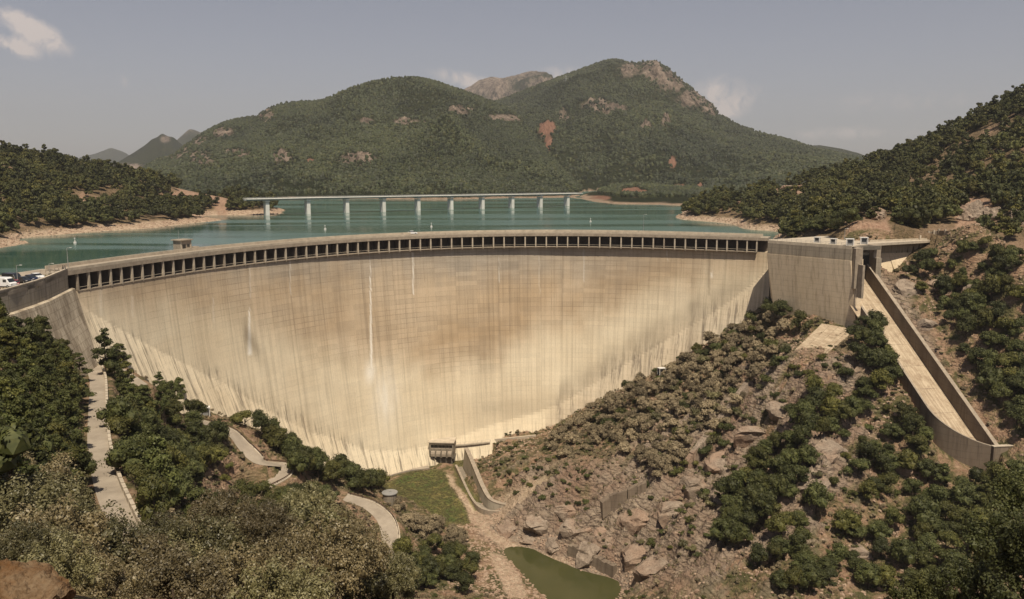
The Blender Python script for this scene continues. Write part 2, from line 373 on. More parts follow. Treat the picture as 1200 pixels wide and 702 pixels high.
def f_chute(n, b):
    uvn = n.add('ShaderNodeUVMap', uv_map='UVMap').outputs[0]; p = pos(n)
    st = n.noise(n.scale(uvn, 1.6, .05, 1), 1., 6, .8); a = n.noise(p, .35, 6, .75); a2 = n.noise(p, 2, 4, .7)
    c = n.mix(n.ramp(st, [(.35, 0), (.62, 1)]), (.27, .205, .14), (.52, .43, .31)); c = n.mix(n.ramp(a, [(.46, 0), (.64, .85)]), c, (.27, .20, .135)); c = n.mix(n.ramp(n.noise(n.scale(uvn, .5, .12, 1), 1., 5, .8), [(.52, 0), (.66, .7)]), c, (.20, .15, .10))
    sy = n.add('ShaderNodeSeparateXYZ', {0: uvn}); j = n.math('LESS_THAN', n.math('FRACT', n.math('DIVIDE', sy.outputs[1], 10.)), .035)
    j2 = n.math('LESS_THAN', n.math('FRACT', n.math('DIVIDE', sy.outputs[1], 2.5)), .05); c = n.mix(n.math('MULTIPLY', n.math('MAXIMUM', j, n.math('MULTIPLY', j2, .45)), n.ramp(a, [(.35, .1), (.6, .6)])), c, (.15, .11, .08)); c = n.mix(n.ramp(a2, [(.6, 0), (.75, .5)]), c, (.16, .12, .085))
    setb(n, b, col=c, rough=.9, spec=.2, normal=bump(n, a2, .3, .05))
mat('chute_floor', f_chute)
def f_rock(n, b):
    p = pos(n); a = n.noise(p, .5, 6, .7); a2 = n.noise(p, 2.5, 4, .7); oi = n.add('ShaderNodeObjectInfo').outputs['Random']
    c = n.mix(n.ramp(a, [(.35, 0), (.65, 1)]), (.20, .135, .095), (.36, .26, .19)); c = n.mix(n.ramp(a2, [(.55, 0), (.8, .6)]), c, (.10, .07, .05))
    c = n.mix(n.math('MULTIPLY', oi, .5), c, (.40, .30, .22))
    setb(n, b, col=c, rough=.95, spec=.15, normal=bump(n, n.math('ADD', a, n.math('MULTIPLY', a2, .4)), .8, .3))
mat('boulder_rock', f_rock)
def f_nrock(n, b):
    p = pos(n); a = n.noise(p, .8, 6, .7); a2 = n.noise(p, 9, 5, .75)
    c = n.mix(n.ramp(a, [(.40, 0), (.60, 1)]), (.12, .06, .024), (.20, .145, .09)); c = n.mix(n.ramp(a2, [(.45, 0), (.7, .8)]), c, (.07, .038, .018))
    setb(n, b, col=c, rough=.95, spec=.15, normal=bump(n, a2, .9, .06))
mat('lichen_rock', f_nrock)
def f_out(n, b):
    p = pos(n); a = n.noise(p, .35, 7, .7, .5); a2 = n.noise(n.scale(p, 1, 1, 2.5), 1.6, 5, .75); big = n.noise(p, .07, 3, .6)
    c = n.mix(n.ramp(a, [(.36, 0), (.62, 1)]), (.20, .155, .118), (.36, .29, .225)); c = n.mix(n.ramp(big, [(.45, 0), (.6, .6)]), c, (.33, .215, .15))
    c = n.mix(n.ramp(a2, [(.5, 0), (.68, .7)]), c, (.085, .062, .048)); setb(n, b, col=c, rough=.93, spec=.2, normal=bump(n, n.math('ADD', a, n.math('MULTIPLY', a2, .6)), 1., .6))
mat('outcrop_rock', f_out)
M = MATS

# ================================================================ THE DAM'S PLAN (arch, convex upstream)
PU = np.array([93,105.7,117.8,130.2,142.3,154.3,166.8,179.2,191.7,203.8,215.8,228,240,252,264,276.2,288.2,300.2,312.2,324.2,336,348,359.5,371.5,383.7,395.7,407.5,419.5,431.7,443.7,455.8,468,480,492.5,504.8,517,529.3,541.5,553.8,566.2,578.5,591,603.3,615.7,627.8,640.7,653.2,665.8,678.3,690.8,703.2,715.8,728.3,740.7,753.2,765.5,778,790.2,802.5,814.8,827.1,839.4,851.7,864,876.1,888.1])
NP = len(PU)
vfit = np.polyfit(PU[[0, 14, 30, 38, 45, 46, 54, 60, 61, 65]], [321.0, 297.4, 281.2, 277.8, 276.7, 276.7, 277.7, 280, 280.3, 282], 4)
PW = W(PU, np.polyval(vfit, PU), -1.2)
ii = np.arange(NP); cxf, cyf = np.polyfit(ii, PW[:, 0], 5), np.polyfit(ii, PW[:, 1], 5)
dcx, dcy = np.polyder(cxf), np.polyder(cyf)
def arch(i):          # position on the crest's downstream edge and the horizontal normal pointing downstream
    i = np.asarray(i, float); j = np.clip(i, -.6, NP-.4)
    tx, ty = np.polyval(dcx, j), np.polyval(dcy, j)
    x = np.polyval(cxf, j)+(i-j)*tx; y = np.polyval(cyf, j)+(i-j)*ty
    l = np.hypot(tx, ty); return x, y, ty/l, -tx/l
_fx, _fy, _, _ = arch(np.linspace(0, NP-1, 2000)); SP = float(np.hypot(np.diff(_fx), np.diff(_fy)).sum()/(NP-1))   # pier spacing
def over(i): return np.interp(i, [0, 12, 22, 30, 48, 65], [.3, .45, .9, 1.7, 2.4, 1.7])
CONT_PX = [(92,408),(130,432),(180,456),(235,480),(285,502),(330,528),(380,552),(440,560),(500,547),(535,538),(575,522),(620,510),(660,497),(700,474),(760,442),(840,400),(880,374),(903,362)]
ci_i = np.linspace(-1, NP, 12*NP); 
def face_off(i, h, zc=None):
    o = -over(i)+14*np.clip((h-6)/94, 0, 2)**1.3
    if zc is not None:
        fl = np.interp(i, [0, 22, 30, 46, 65], [16, 13, 7, 8, 14]); o = o+.30*np.clip(fl-(-h-zc), 0, 40)
    return o
def face_pt(i, h, zc=None):
    x, y, nx, ny = arch(i); o = face_off(i, h, zc); return np.stack([x+nx*o, y+ny*o, -h+0*x], -1)
zc_of = lambda i: None
CI = CZ = None
for it in range(3):
    I, H = np.meshgrid(np.linspace(-1, NP, 400), np.linspace(6, 108, 300), indexing='ij')
    G = face_pt(I, H, None if CI is None else np.interp(I, CI, CZ)); gu, gv = P2(G)
    r = []
    for (u, v) in CONT_PX:
        k = np.argmin((gu-u)**2+(gv-v)**2); r.append((I.flat[k], -H.flat[k]))
    r.sort(); CI = np.array([a for a, _ in r]); CZ = np.array([b for _, b in r])
def zcont(i): return np.interp(i, CI, CZ)
FLOOR = float(CZ.min())
print('spacing', round(SP, 3), 'floor', FLOOR, 'contact', [(round(a, 1), round(b)) for a, b in zip(CI, CZ)])

# left retaining wall line and right abutment line (outer edge of the road, z = 0.8)
LW = [W(91.5, 318.8, .5), W(50, 327.2, .5), W(15, 337.5, .5), W(-25, 347.0, .5), W(-80, 357, .5)]
x0, y0, n0x, n0y = [float(a) for a in arch(-.9)]; LW[0] = np.array([x0, y0, .5])
RW = [W(900, 281.2, .8), W(998, 288.2, .8)]
print('LW', np.round(LW, 1).tolist(), 'RW', np.round(RW, 1).tolist())

# ================================================================ SPILLWAY CHUTE GEOMETRY
RA, RB = D(1021, 317, 291.), D(1166, 522, 224.)        # inner top edge of the right wall
CH_W, CH_H = 12.4, 5.7
def chute_right(t): return RA+(RB-RA)*np.asarray(t)[..., None]
cdir = (RB-RA); cdir2 = cdir[:2]/np.hypot(*cdir[:2]); cnrm = np.array([cdir2[1], -cdir2[0]])      # towards the left when looking downhill? fixed below
if cnrm[0] > 0: cnrm = -cnrm
print('chute', np.round(RA, 1), np.round(RB, 1), 'cnrm', cnrm)

# ================================================================ ROADS (pixel, height) -> world centre lines
def catmull(P, n=12):
    P = np.asarray(P, float); Q = np.vstack([2*P[0]-P[1], P, 2*P[-1]-P[-2]]); out = []
    for k in range(len(P)-1):
        a, b, c, d = Q[k:k+4]
        for t in np.arange(n)/n:
            out.append(.5*((2*b)+(-a+c)*t+(2*a-5*b+4*c-d)*t*t+(-a+3*b-3*c+d)*t**3))
    out.append(P[-1]); return np.array(out)
ROAD1 = catmull([W(165, 452, -29), W(135, 432, -27), W(112, 428, -25.5), W(115, 447, -24.8), W(115, 480, -23.5), W(116, 520, -22), W(124, 560, -20.5), W(138, 598, -19), W(160, 650, -17), W(200, 740, -14)])
ROAD2 = catmull([W(226, 492, -49), W(250, 499, -51.5), W(272, 508, -54), W(287, 524, -58), W(306, 541, -61.5), W(330, 546, -64), W(331, 557, -65.5), W(312, 568, -66.5), W(285, 580, -67.5)])
ROAD3 = catmull([W(404, 583, -78), W(432, 592, -80), W(451, 608, -82), W(457, 630, -84), W(452, 655, -85.5), W(436, 690, -87)])
ROADS = [(ROAD1, 3.7), (ROAD2, 4.8), (ROAD3, 5.4)]

# ================================================================ NEAR TERRAIN: control points -> thin plate surface
CPT = []
def cpt(*a): CPT.extend(a)
def cW(*L):
    for (u, v, z) in L:
        p = W(u, v, z if z > -9.8 or v > 300 else -9.4); cpt(np.array([p[0], p[1], z]))
def cX(*L):
    for (x, y, z) in L: cpt(np.array([x, y, z], float))
for a, z in zip(CI, CZ):                                     # toe of the dam, and the lake bed behind it
    p = face_pt(a, -z, z); _, _, nx, ny = arch(a); cpt(p+np.array([nx*1.0, ny*1.0, 0])); 
    if 4 < a < 62: cpt(np.array([p[0]-nx*34, p[1]-ny*34, max(z, -70)-4]))
cX((0, 0, 23.0), (0, 25, 10), (-25, 20, 17), (25, 25, 9), (-60, 10, 26), (70, 0, 18), (0, 60, -14), (29, 45, -1.5), (45, 65, -22), (60, 95, -52), (0, 100, -42), (20, 140, -74), (60, 140, -74), (95, 120, -62), (80, 80, -47), (70, 40, -22), (112, 150, -80), (100, 170, -80), (150, 150, -80), (120, 60, -40), (140, 100, -56), (140, 0, -15), (-8, 9, 21.2), (-6, 5, 22.3))
cW((30, 655, 21.6), (80, 672, 20.6))
# left near slope
cW((0, 600, 4), (60, 600, -2), (100, 640, -3), (200, 640, -16), (300, 660, -26), (400, 672, -40), (0, 500, -4), (60, 520, -12), (20, 440, -6), (70, 450, -15), (0, 385, -7), (40, 372, -9.5), (80, 410, -20))
cW((150, 480, -34), (170, 520, -38), (190, 560, -38), (190, 600, -36), (230, 500, -50), (230, 550, -52), (250, 600, -54), (280, 532, -58), (300, 620, -56), (350, 600, -70), (370, 565, -72), (390, 620, -76), (400, 570, -78), (330, 520, -64), (300, 505, -60), (430, 572, -86), (485, 630, -92), (440, 640, -84), (500, 660, -93), (540, 672, -95))
cX(*[tuple(p+np.array([0, 0, -.3])) for R_, _ in ROADS for p in R_[::9]])
# valley floor
for (u, v) in ((470, 560), (500, 552), (500, 580), (530, 600), (460, 572), (520, 560), (545, 560), (540, 590), (560, 615)): cpt(W(u, v, FLOOR+.2))
cW((570, 620, FLOOR-1.2), (602, 646, FLOOR-2.8), (583, 643, FLOOR-.9), (600, 662, FLOOR-.9), (614, 684, FLOOR-.8), (620, 656, FLOOR-3.2), (650, 670, FLOOR-3.5), (700, 700, FLOOR-4), (590, 662, FLOOR-.2), (560, 648, FLOOR+.5), (610, 700, FLOOR+.5), (575, 605, FLOOR-.3))
# right side of the river: rock and hillside
cW((610, 618, FLOOR+2), (650, 640, FLOOR+.6), (700, 655, FLOOR+1.2), (720, 640, -92), (745, 672, -94), (600, 590, -94), (640, 600, -90), (590, 560, -88), (620, 570, -84), (620, 530, -84), (680, 560, -80), (700, 610, -86), (760, 640, -86), (760, 600, -81), (790, 672, -84))
cW((700, 520, -76), (760, 480, -63), (760, 540, -72), (820, 440, -52), (820, 500, -62), (820, 570, -73), (830, 640, -76), (880, 400, -38), (870, 460, -52), (880, 530, -63), (900, 600, -67), (900, 660, -70))
cW((975, 384, -28.5), (1000, 389, -28.5), (948, 395, -31.5), (950, 420, -36), (985, 402, -31.5), (925, 385, -31), (925, 412, -34), (960, 440, -38), (950, 500, -50), (960, 560, -57), (1000, 440, -38), (1030, 420, -33))
# right of the chute
for t in (0.0, .3, .5, .75, 1.0):
    q = RA+(RB-RA)*t; cpt(q+np.array([-cnrm[0]*5, -cnrm[1]*5, -1.5])); (cpt(q+np.array([cnrm[0]*15, cnrm[1]*15, -1.8 if t < .6 else (-4.5 if t < .9 else -9)])), cpt(q+np.array([cnrm[0]*22, cnrm[1]*22, -3.5 if t < .6 else (-7 if t < .9 else -12)]))) if t > .2 else None; cpt(q+np.array([cnrm[0]*6, cnrm[1]*6, -8 if t > .2 else -14]))
def cD(*L):
    for (u, v, d) in L: cpt(D(u, v, d))
cD((1045, 314, 298), (1065, 300, 300), (1085, 284, 306), (1080, 340, 284), (1080, 380, 268), (1120, 340, 286), (1110, 400, 261), (1140, 440, 247), (1150, 360, 272), (1190, 330, 278), (1200, 390, 255), (1200, 460, 236), (1180, 500, 229), (1200, 530, 218), (1300, 400, 260), (1300, 300, 300), (1300, 520, 222), (1200, 300, 300), (1200, 270, 330))
cD((1160, 582, 214), (1110, 600, 212), (1120, 660, 190), (1180, 640, 192), (1200, 580, 210), (1060, 620, 206), (1010, 500, 240), (1060, 500, 238), (1000, 672, 192), (1040, 560, 221), (1090, 540, 226), (980, 620, 207))
# platform behind the right abutment and the right hill
cW((1100, 279, .4), (1150, 281, 1), (1060, 276, .2), (1035, 272.5, .2), (990, 275.5, -.4), (940, 273, -1.5), (1200, 290, 2), (1140, 262, 8), (1060, 262, 6), (1000, 262, 6))
def cD(*L):
    for (u, v, d) in L: cpt(D(u, v, d))
cD((1200, 118, 560), (1150, 142, 585), (1100, 168, 600), (1060, 184, 620), (1020, 198, 640), (970, 210, 670), (920, 220, 690), (870, 231, 680), (830, 240, 660), (1300, 70, 540), (1200, 126, 640), (1100, 176, 690), (1020, 206, 730), (1200, 140, 760), (1100, 190, 800), (1300, 90, 700), (940, 224, 760), (1200, 160, 480), (1200, 210, 410), (1200, 250, 360), (1120, 190, 520), (1120, 230, 440), (1050, 210, 560), (1050, 240, 450), (980, 225, 590), (980, 250, 470), (900, 235, 600), (900, 252, 545), (1300, 200, 380), (850, 245, 615))
cW((800, 257.5, -9.5), (780, 254, -13), (850, 262, -10), (880, 262, -6), (866, 267, -9.6), (905, 271, -10), (930, 267, -4), (830, 268, -30), (770, 262, -30), (760, 250, -25), (790, 247, -12), (810, 246, -6))
cX((400, 960, 10), (200, 820, -25), (430, 400, 60), (300, 300, 15), (260, 250, 0))
# left hill and shore
cD((0, 184, 640), (60, 192, 650), (100, 202, 660), (150, 213, 680), (200, 223, 700), (240, 233, 720), (265, 237, 715), (285, 240, 718), (300, 243, 712), (318, 246.5, 705), (-100, 150, 620), (-150, 230, 420), (0, 220, 520), (60, 230, 560), (120, 235, 600), (180, 240, 640), (0, 260, 440), (230, 246, 690))
cW((0, 291, -9.5), (38, 284, -9.8), (35, 279, -12), (60, 276, -9.4), (120, 271, -9.4), (180, 267, -9.4), (240, 260.5, -9.4), (262, 258, -9.6), (265, 255, -12), (300, 252, -9.6), (330, 250, -9.5), (345, 248, -14), (100, 300, -30), (200, 280, -30), (300, 262, -30), (400, 262, -40), (500, 258, -40), (600, 255, -40), (700, 255, -40), (320, 243, -6), (230, 268, -16), (290, 258, -14), (120, 280, -16), (340, 252, -13), (60, 288, -15), (40, 300, -20), (150, 290, -25))
cX((-550, 950, 20), (-350, 900, -14), (-200, 900, -30), (0, 900, -40), (-420, 700, 30), (-500, 500, 80), (-300, 330, -6), (-230, 200, -4), (-180, 150, -1), (-160, 260, -12), (-200, 260, -14), (-150, 240, -11), (-170, 280, -16), (-190, 300, -16), (-215, 330, -16), (-165, 205, -6), (-185, 230, -10))
LP = [W(0, 338, -.1), W(60, 318, -.1), W(30, 325, -.1), W(-60, 352, -.1), W(0, 352, -.1)]
for p in LP[:3]: cpt(p)
CPT = np.array(CPT)
# drop near duplicates
keep = []
for k, p in enumerate(CPT):
    if all(np.hypot(*(p[:2]-CPT[j][:2])) > 3 for j in keep): keep.append(k)
CPT = CPT[keep]
def tps_fit(P, lam):
    X = P[:, :2]/100.; n = len(X); d2 = ((X[:, None]-X[None])**2).sum(-1)
    K = .5*d2*np.log(d2+1e-12); A = np.zeros((n+3, n+3)); A[:n, :n] = K+lam*np.eye(n); A[:n, n] = 1; A[:n, n+1:] = X; A[n, :n] = 1; A[n+1:, :n] = X.T
    return X, np.linalg.solve(A, np.concatenate([P[:, 2], np.zeros(3)]))
TX, TWt = tps_fit(CPT, .003)
def tps(x, y):
    x = np.asarray(x, float).ravel()/100; y = np.asarray(y, float).ravel()/100; out = np.empty(len(x)); n = len(TX)
    for a in range(0, len(x), 20000):
        d2 = (x[a:a+20000, None]-TX[None, :, 0])**2+(y[a:a+20000, None]-TX[None, :, 1])**2
        out[a:a+20000] = (.5*d2*np.log(d2+1e-12))@TWt[:n]+TWt[n]+TWt[n+1]*x[a:a+20000]+TWt[n+2]*y[a:a+20000]
    return out
TH = np.radians(np.linspace(-42, 42, 801))
RR = np.concatenate([np.geomspace(3, 60, 60)[:-1], np.geomspace(60, 330, 360)[:-1], np.geomspace(330, 1050, 200)])
TT, RG = np.meshgrid(TH, RR, indexing='ij'); GX, GY = RG*np.sin(TT), RG*np.cos(TT)
# coarse evaluation, then bilinear refinement on the same grid lines
ct, cr = np.arange(0, 801, 4), np.unique(np.concatenate([np.arange(0, len(RR), 4), [len(RR)-1]]))
Zc = tps(GX[np.ix_(ct, cr)], GY[np.ix_(ct, cr)]).reshape(len(ct), len(cr))
Zt = np.stack([np.interp(np.arange(801), ct, Zc[:, k]) for k in range(len(cr))], 1)
GZ = np.stack([np.interp(np.arange(len(RR)), cr, Zt[k]) for k in range(801)], 0)

def poly_mask(U, V, poly, soft=6.0):
    """1 inside the polygon, falling to 0 over `soft` units outside"""
    poly = np.asarray(poly, float); ins = np.zeros(U.shape, bool); dmin = np.full(U.shape, 1e9)
    x0, y0 = poly.min(0)-soft; x1, y1 = poly.max(0)+soft
    sel = (U > x0) & (U < x1) & (V > y0) & (V < y1); u, v = U[sel], V[sel]
    if not len(u): return np.zeros(U.shape)
    i_ = np.zeros(u.shape, bool); d_ = np.full(u.shape, 1e9)
    for k in range(len(poly)):
        a, b = poly[k-1], poly[k]
        c = ((a[1] > v) != (b[1] > v)) & (u < (b[0]-a[0])*(v-a[1])/(b[1]-a[1]+1e-12)+a[0]); i_ ^= c
        e = b-a; t = np.clip(((u-a[0])*e[0]+(v-a[1])*e[1])/(e@e+1e-9), 0, 1); d_ = np.minimum(d_, np.hypot(u-a[0]-t*e[0], v-a[1]-t*e[1]))
    out = np.zeros(U.shape); out[sel] = np.where(i_, 1.0, np.clip(1-d_/soft, 0, 1)); return out
def line_dist(X, Y, L):
    """distance in plan to a polyline, and the height of the nearest point"""
    best = np.full(X.shape, 1e9); z = np.zeros(X.shape)
    x0, y0 = L[:, :2].min(0)-15; x1, y1 = L[:, :2].max(0)+15; sel = (X > x0) & (X < x1) & (Y > y0) & (Y < y1)
    x, y = X[sel], Y[sel]; b_ = np.full(x.shape, 1e9); z_ = np.zeros(x.shape)
    for a, b in zip(L[:-1], L[1:]):
        e = b-a; t = np.clip(((x-a[0])*e[0]+(y-a[1])*e[1])/(e[0]**2+e[1]**2+1e-9), 0, 1); d = np.hypot(x-a[0]-t*e[0], y-a[1]-t*e[1])
        m = d < b_; b_[m] = d[m]; z_[m] = (a[2]+t*e[2])[m]
    best[sel] = b_; z[sel] = z_; return best, z
UU, VV = P2(np.stack([GX, GY, GZ], -1))
down = (RG < 345)
UU = UU+(fbm(GX/16, GY/16, 201, 4)*16)*np.where(down, .6, 1.0); VV = VV+(fbm(GX/14, GY/14, 205, 4)*10)*np.where(down, .6, 1.0)
A_lawn = poly_mask(UU, VV, [(445,574),(475,556),(505,550),(522,556),(528,575),(540,595),(548,612),(520,612),(500,597),(470,580)], 4)*(GZ < FLOOR+6)*down
A_lawn = np.maximum(A_lawn, .8*poly_mask(UU, VV, [(532,535),(548,535),(542,548),(560,600),(552,602),(536,560)], 3)*(GZ < FLOOR+6)*down)
rockp = [[(575,600),(625,585),(680,590),(720,600),(760,640),(740,690),(700,680),(640,660),(600,640),(565,622)],
         [(690,560),(770,545),(800,580),(830,640),(790,690),(730,680)],
         [(780,560),(870,500),(900,540),(850,600),(800,610)], [(790,560),(865,455),(880,460),(815,560)],
         [(1010,320),(1050,335),(1085,400),(1100,440),(1070,400),(1040,350)], [(930,500),(990,500),(985,560),(940,560)]]
A_rock = np.zeros(UU.shape)
for q in rockp: A_rock = np.maximum(A_rock, poly_mask(UU, VV, q, 12)*down)
A_beach = sstep(-6.0, -7.6, GZ+fbm(GX/7, GY/7, 19, 3)*2)*(RG > 350)
A_beach = np.maximum(A_beach, poly_mask(UU, VV, [(574,648),(586,650),(604,672),(614,700),(592,700),(582,668)], 3)*(GZ < FLOOR+5)*down)
A_beach = np.maximum(A_beach, (.9*poly_mask(UU, VV, [(524,558),(528,558),(556,606),(575,622),(600,634),(640,652),(690,664),(640,657),(590,640),(552,612)], 2.5))*(GZ < FLOOR+3)*down)
A_beach = np.maximum(A_beach, .7*poly_mask(UU, VV, [(555,604),(580,590),(640,562),(650,568),(590,608),(565,615)], 5)*down)
A_red = (GZ > -3)*poly_mask(UU, VV, [(185,232),(215,222),(250,228),(268,238),(235,238),(200,238)], 5)*(~down)
for q in ([(255,243),(270,242),(268,252),(256,252)], [(86,238),(96,230),(103,238)], [(1118,270),(1135,232),(1160,240),(1168,270)], [(905,222),(945,218),(940,226),(910,230)], [(855,232),(888,224),(886,230),(860,236)], [(1000,262),(1040,262),(1045,276),(1000,274)], [(1150,165),(1160,155),(1158,170)]): A_red = np.maximum(A_red, poly_mask(UU, VV, q, 5)*(~down))
A_red = np.maximum(A_red, .5*poly_mask(UU, VV, [(265,530),(300,525),(305,545),(290,570),(260,585),(215,590),(230,570)], 6)*down)
A_red = np.maximum(A_red, .5*poly_mask(UU, VV, [(375,575),(420,580),(440,620),(440,650),(400,630)], 6)*down)
A_forest = ((RG > 345)).astype(float)*(1-A_beach)
A_forest = np.maximum(A_forest, .9*poly_mask(UU, VV, [(0,360),(95,430),(110,560),(150,480),(110,430),(200,460),(260,520),(260,580),(200,620),(420,690),(-100,690)], 15)*down)
# relief
calm = np.clip(1-np.maximum(A_lawn, 0)*1.2, 0, 1)*(1-.75*A_beach)
amp = np.where(down, 1.0, .5)*sstep(12, 60, RG)*calm*sstep(FLOOR-1, FLOOR+4, GZ)
pocket = sstep(-4.5, -1.5, GZ)*0+1
rdg = fbm(GX/13, GY/13, 3, 4, .55, True)
fine = fbm(GX/3.2, GY/3.2, 9, 3, .6, True)
GZ = GZ+amp*(rdg*np.where(GX > -20, 4.2, 2.0)+fine*np.where(GX > -20, 1.5, .6)*(1+.8*A_rock))
# diagonal rock ribs on the slope right of the river
_ra, _rb = W(873, 452, -50)[:2], W(700, 602, -86)[:2]; _rd = (_rb-_ra)/np.hypot(*(_rb-_ra)); al = GX*_rd[0]+GY*_rd[1]; ac = -GX*_rd[1]+GY*_rd[0]
ribm = poly_mask(UU, VV, [(600,560),(720,560),(860,440),(1000,430),(1010,560),(900,690),(690,690),(600,640)], 30)*down*calm*sstep(FLOOR-1, FLOOR+5, GZ)
rib = fbm(al/34+3, ac/6.5, 57, 4, .55, True); GZ = GZ+ribm*(np.clip(rib, -.15, .4)*12.5); A_rock = np.clip(np.maximum(A_rock, ribm*sstep(.06, .2, rib)), 0, 1)
GZ += A_rock*amp*((np.floor(fbm(GX/9, GY/9, 31, 3)*8)/8*4.5+np.floor(fbm(GX/4, GY/5, 35, 2)*6)/6*1.6))
TOE = catmull([W(412, 566, FLOOR+1.2), W(437, 562, FLOOR+.7), W(458, 553.5, FLOOR+.45), W(480, 548.5, FLOOR+.4), W(502, 546, FLOOR+.4)])
d, z = line_dist(GX, GY, TOE); k = 1-sstep(3.2, 6.5, d); GZ = np.where(k > 0, np.minimum(GZ, GZ*(1-k)+(z-.5)*k), GZ); A_lawn = A_lawn*(d > 3)
# roads cut into the slope, the chute's bed, platform
for L, wd in ROADS:
    d, z = line_dist(GX, GY, L); k = 1-sstep(wd/2+.8, wd/2+4.5, d); GZ = GZ*(1-k)+(z-.12)*k
    A_forest = A_forest*(1-k*.8); A_red = A_red*(1-.5*k)
cmid = np.array([RA+np.array([cnrm[0], cnrm[1], 0])*CH_W/2-[0, 0, CH_H], RB+np.array([cnrm[0], cnrm[1], 0])*CH_W/2-[0, 0, CH_H]])
d, z = line_dist(GX, GY, cmid); k = d < CH_W/2+.75; GZ[k] = np.minimum(GZ[k], z[k]-2.0)
# crest road platform at the left (car park) 
def plat(poly, z, soft=4):
    global GZ
    k = poly_mask(GX, GY, [p[:2] for p in poly], soft); GZ = GZ*(1-k)+z*k
_ap = np.array([W(924, 409, -34), W(967, 420, -34.5), W(1006, 386, -28.5), W(960, 372, -27)])
k = poly_mask(GX, GY, _ap[:, :2], 3.0); pz = -28.6+(GY-W(985, 383, -28)[1])*.30; GZ = np.where(k > 0, np.minimum(GZ, pz*k+GZ*(1-k)), GZ)
def ground(x, y):
    x = np.asarray(x, float); y = np.asarray(y, float); th = np.arctan2(x, y); r = np.hypot(x, y)
    a = np.clip(np.interp(th, TH, np.arange(len(TH))), 0, len(TH)-1.001); b = np.clip(np.interp(r, RR, np.arange(len(RR))), 0, len(RR)-1.001)
    ia, ib = a.astype(int), b.astype(int); fa, fb = a-ia, b-ib
    return (GZ[ia, ib]*(1-fa)*(1-fb)+GZ[ia+1, ib]*fa*(1-fb)+GZ[ia, ib+1]*(1-fa)*fb+GZ[ia+1, ib+1]*fa*fb)
def upstream_of_dam(x, y, off=-3):
    ax_, ay_, nx, ny = arch(np.linspace(-14, NP+9, 180)); x = np.atleast_1d(x); y = np.atleast_1d(y)
    k = np.argmin((x[:, None]-ax_)**2+(y[:, None]-ay_)**2, 1); s = (x-ax_[k])*nx[k]+(y-ay_[k])*ny[k]; return s
# wall-side platform under the car park: the road left of the arch is filled behind its retaining wall
xs = [p[:2] for p in LW]
PLATL = [tuple(LW[0][:2]+[-.6, 0]), tuple(LW[1][:2]+[-.6, 0]), tuple(LW[2][:2]+[-.6, 0]), tuple(LW[3][:2]+[-.6, 0]), tuple(LW[4][:2]+[-.6, 0]),
         tuple(LW[4][:2]+[-30, 0]), tuple(LW[3][:2]+[-30, 3]), tuple(LW[1][:2]+[-20, 8]), tuple(LW[0][:2]+[-10, 6])]
plat(PLATL, -.25, .6)
_wy = np.array([LW[k][1] for k in (4, 3, 2, 1, 0)]); _wx = np.array([LW[k][0] for k in (4, 3, 2, 1, 0)])
dx = GX-np.interp(GY, _wy, _wx); k = (dx > -.6) & (dx < 16) & (GY > 150) & (GY < 214.5); GZ = np.where(k, np.minimum(GZ, -8.5-.75*np.clip(dx, 0, 20)), GZ)
k = (GX < -119) & (GX > -240) & (GY > 206) & (GY < 300); GZ = np.where(k, np.minimum(GZ, np.clip(-.35-.9*(GY-208), -15, -.35)), GZ)
# ground lowered in front of the wing wall and at the outlet terrace
_wa, _wb = W(1019, 283.3, 0), W(1086, 281.0, 0); _d = (_wb-_wa)[:2]; _L = np.hypot(*_d); _d = _d/_L; _s = (GX-_wa[0])*_d[0]+(GY-_wa[1])*_d[1]; _o = (GX-_wa[0])*_d[1]-(GY-_wa[1])*_d[0]
k = (_s > -2) & (_s < _L) & (_o > -1) & (_o < 14); GZ = np.where(k, np.minimum(GZ, np.interp(_s, [0, _L*.35, _L*.7, _L], [-14, -11, -5, -1.5])), GZ)
_p0, _p1 = W(529, 541, FLOOR+.5), W(576, 533, FLOOR+.5); _d = (_p1-_p0)[:2]; _L = np.hypot(*_d); _d = _d/_L; _s = (GX-_p0[0])*_d[0]+(GY-_p0[1])*_d[1]; _o = (GX-_p0[0])*_d[1]-(GY-_p0[1])*_d[0]
k = (_s > -2) & (_s < _L) & (_o > -12) & (_o < 8); GZ = np.where(k, np.minimum(GZ, FLOOR+.3+np.clip(_s-_L*.75, 0, 9)*.35), GZ)
UU, VV = P2(np.stack([GX, GY, GZ], -1))
attrs = dict(lawn=A_lawn, rock=A_rock, beach=A_beach, red=A_red, forest=A_forest)
terr = grid_mesh('valley_ground', np.stack([GX, GY, GZ], -1), M['ground'], attrs=attrs)
tag(terr, 'rocky valley slopes and floor around the dam and the lake', kind='structure')
def hit(u, v, maxr=1040):
    """first point of the ground seen through pixel (u, v)"""
    a, y, z = ray(u, v); th = np.arctan2(a, y); k = z/np.hypot(a, y); c = np.interp(th, TH, np.arange(len(TH))); ia = min(int(c), len(TH)-2); f = c-ia
    prof = GZ[ia]*(1-f)+GZ[ia+1]*f; ls = CAMZ+k*RR; j = np.nonzero((prof > ls) & (RR > 12))[0]
    if not len(j) or RR[j[0]] > maxr: return None
    j = j[0]; e0 = ls[j-1]-prof[j-1]; e1 = prof[j]-ls[j]; t = e0/(e0+e1+1e-9); r = RR[j-1]+(RR[j]-RR[j-1])*t
    return np.array([r*math.sin(th), r*math.cos(th), CAMZ+k*r])

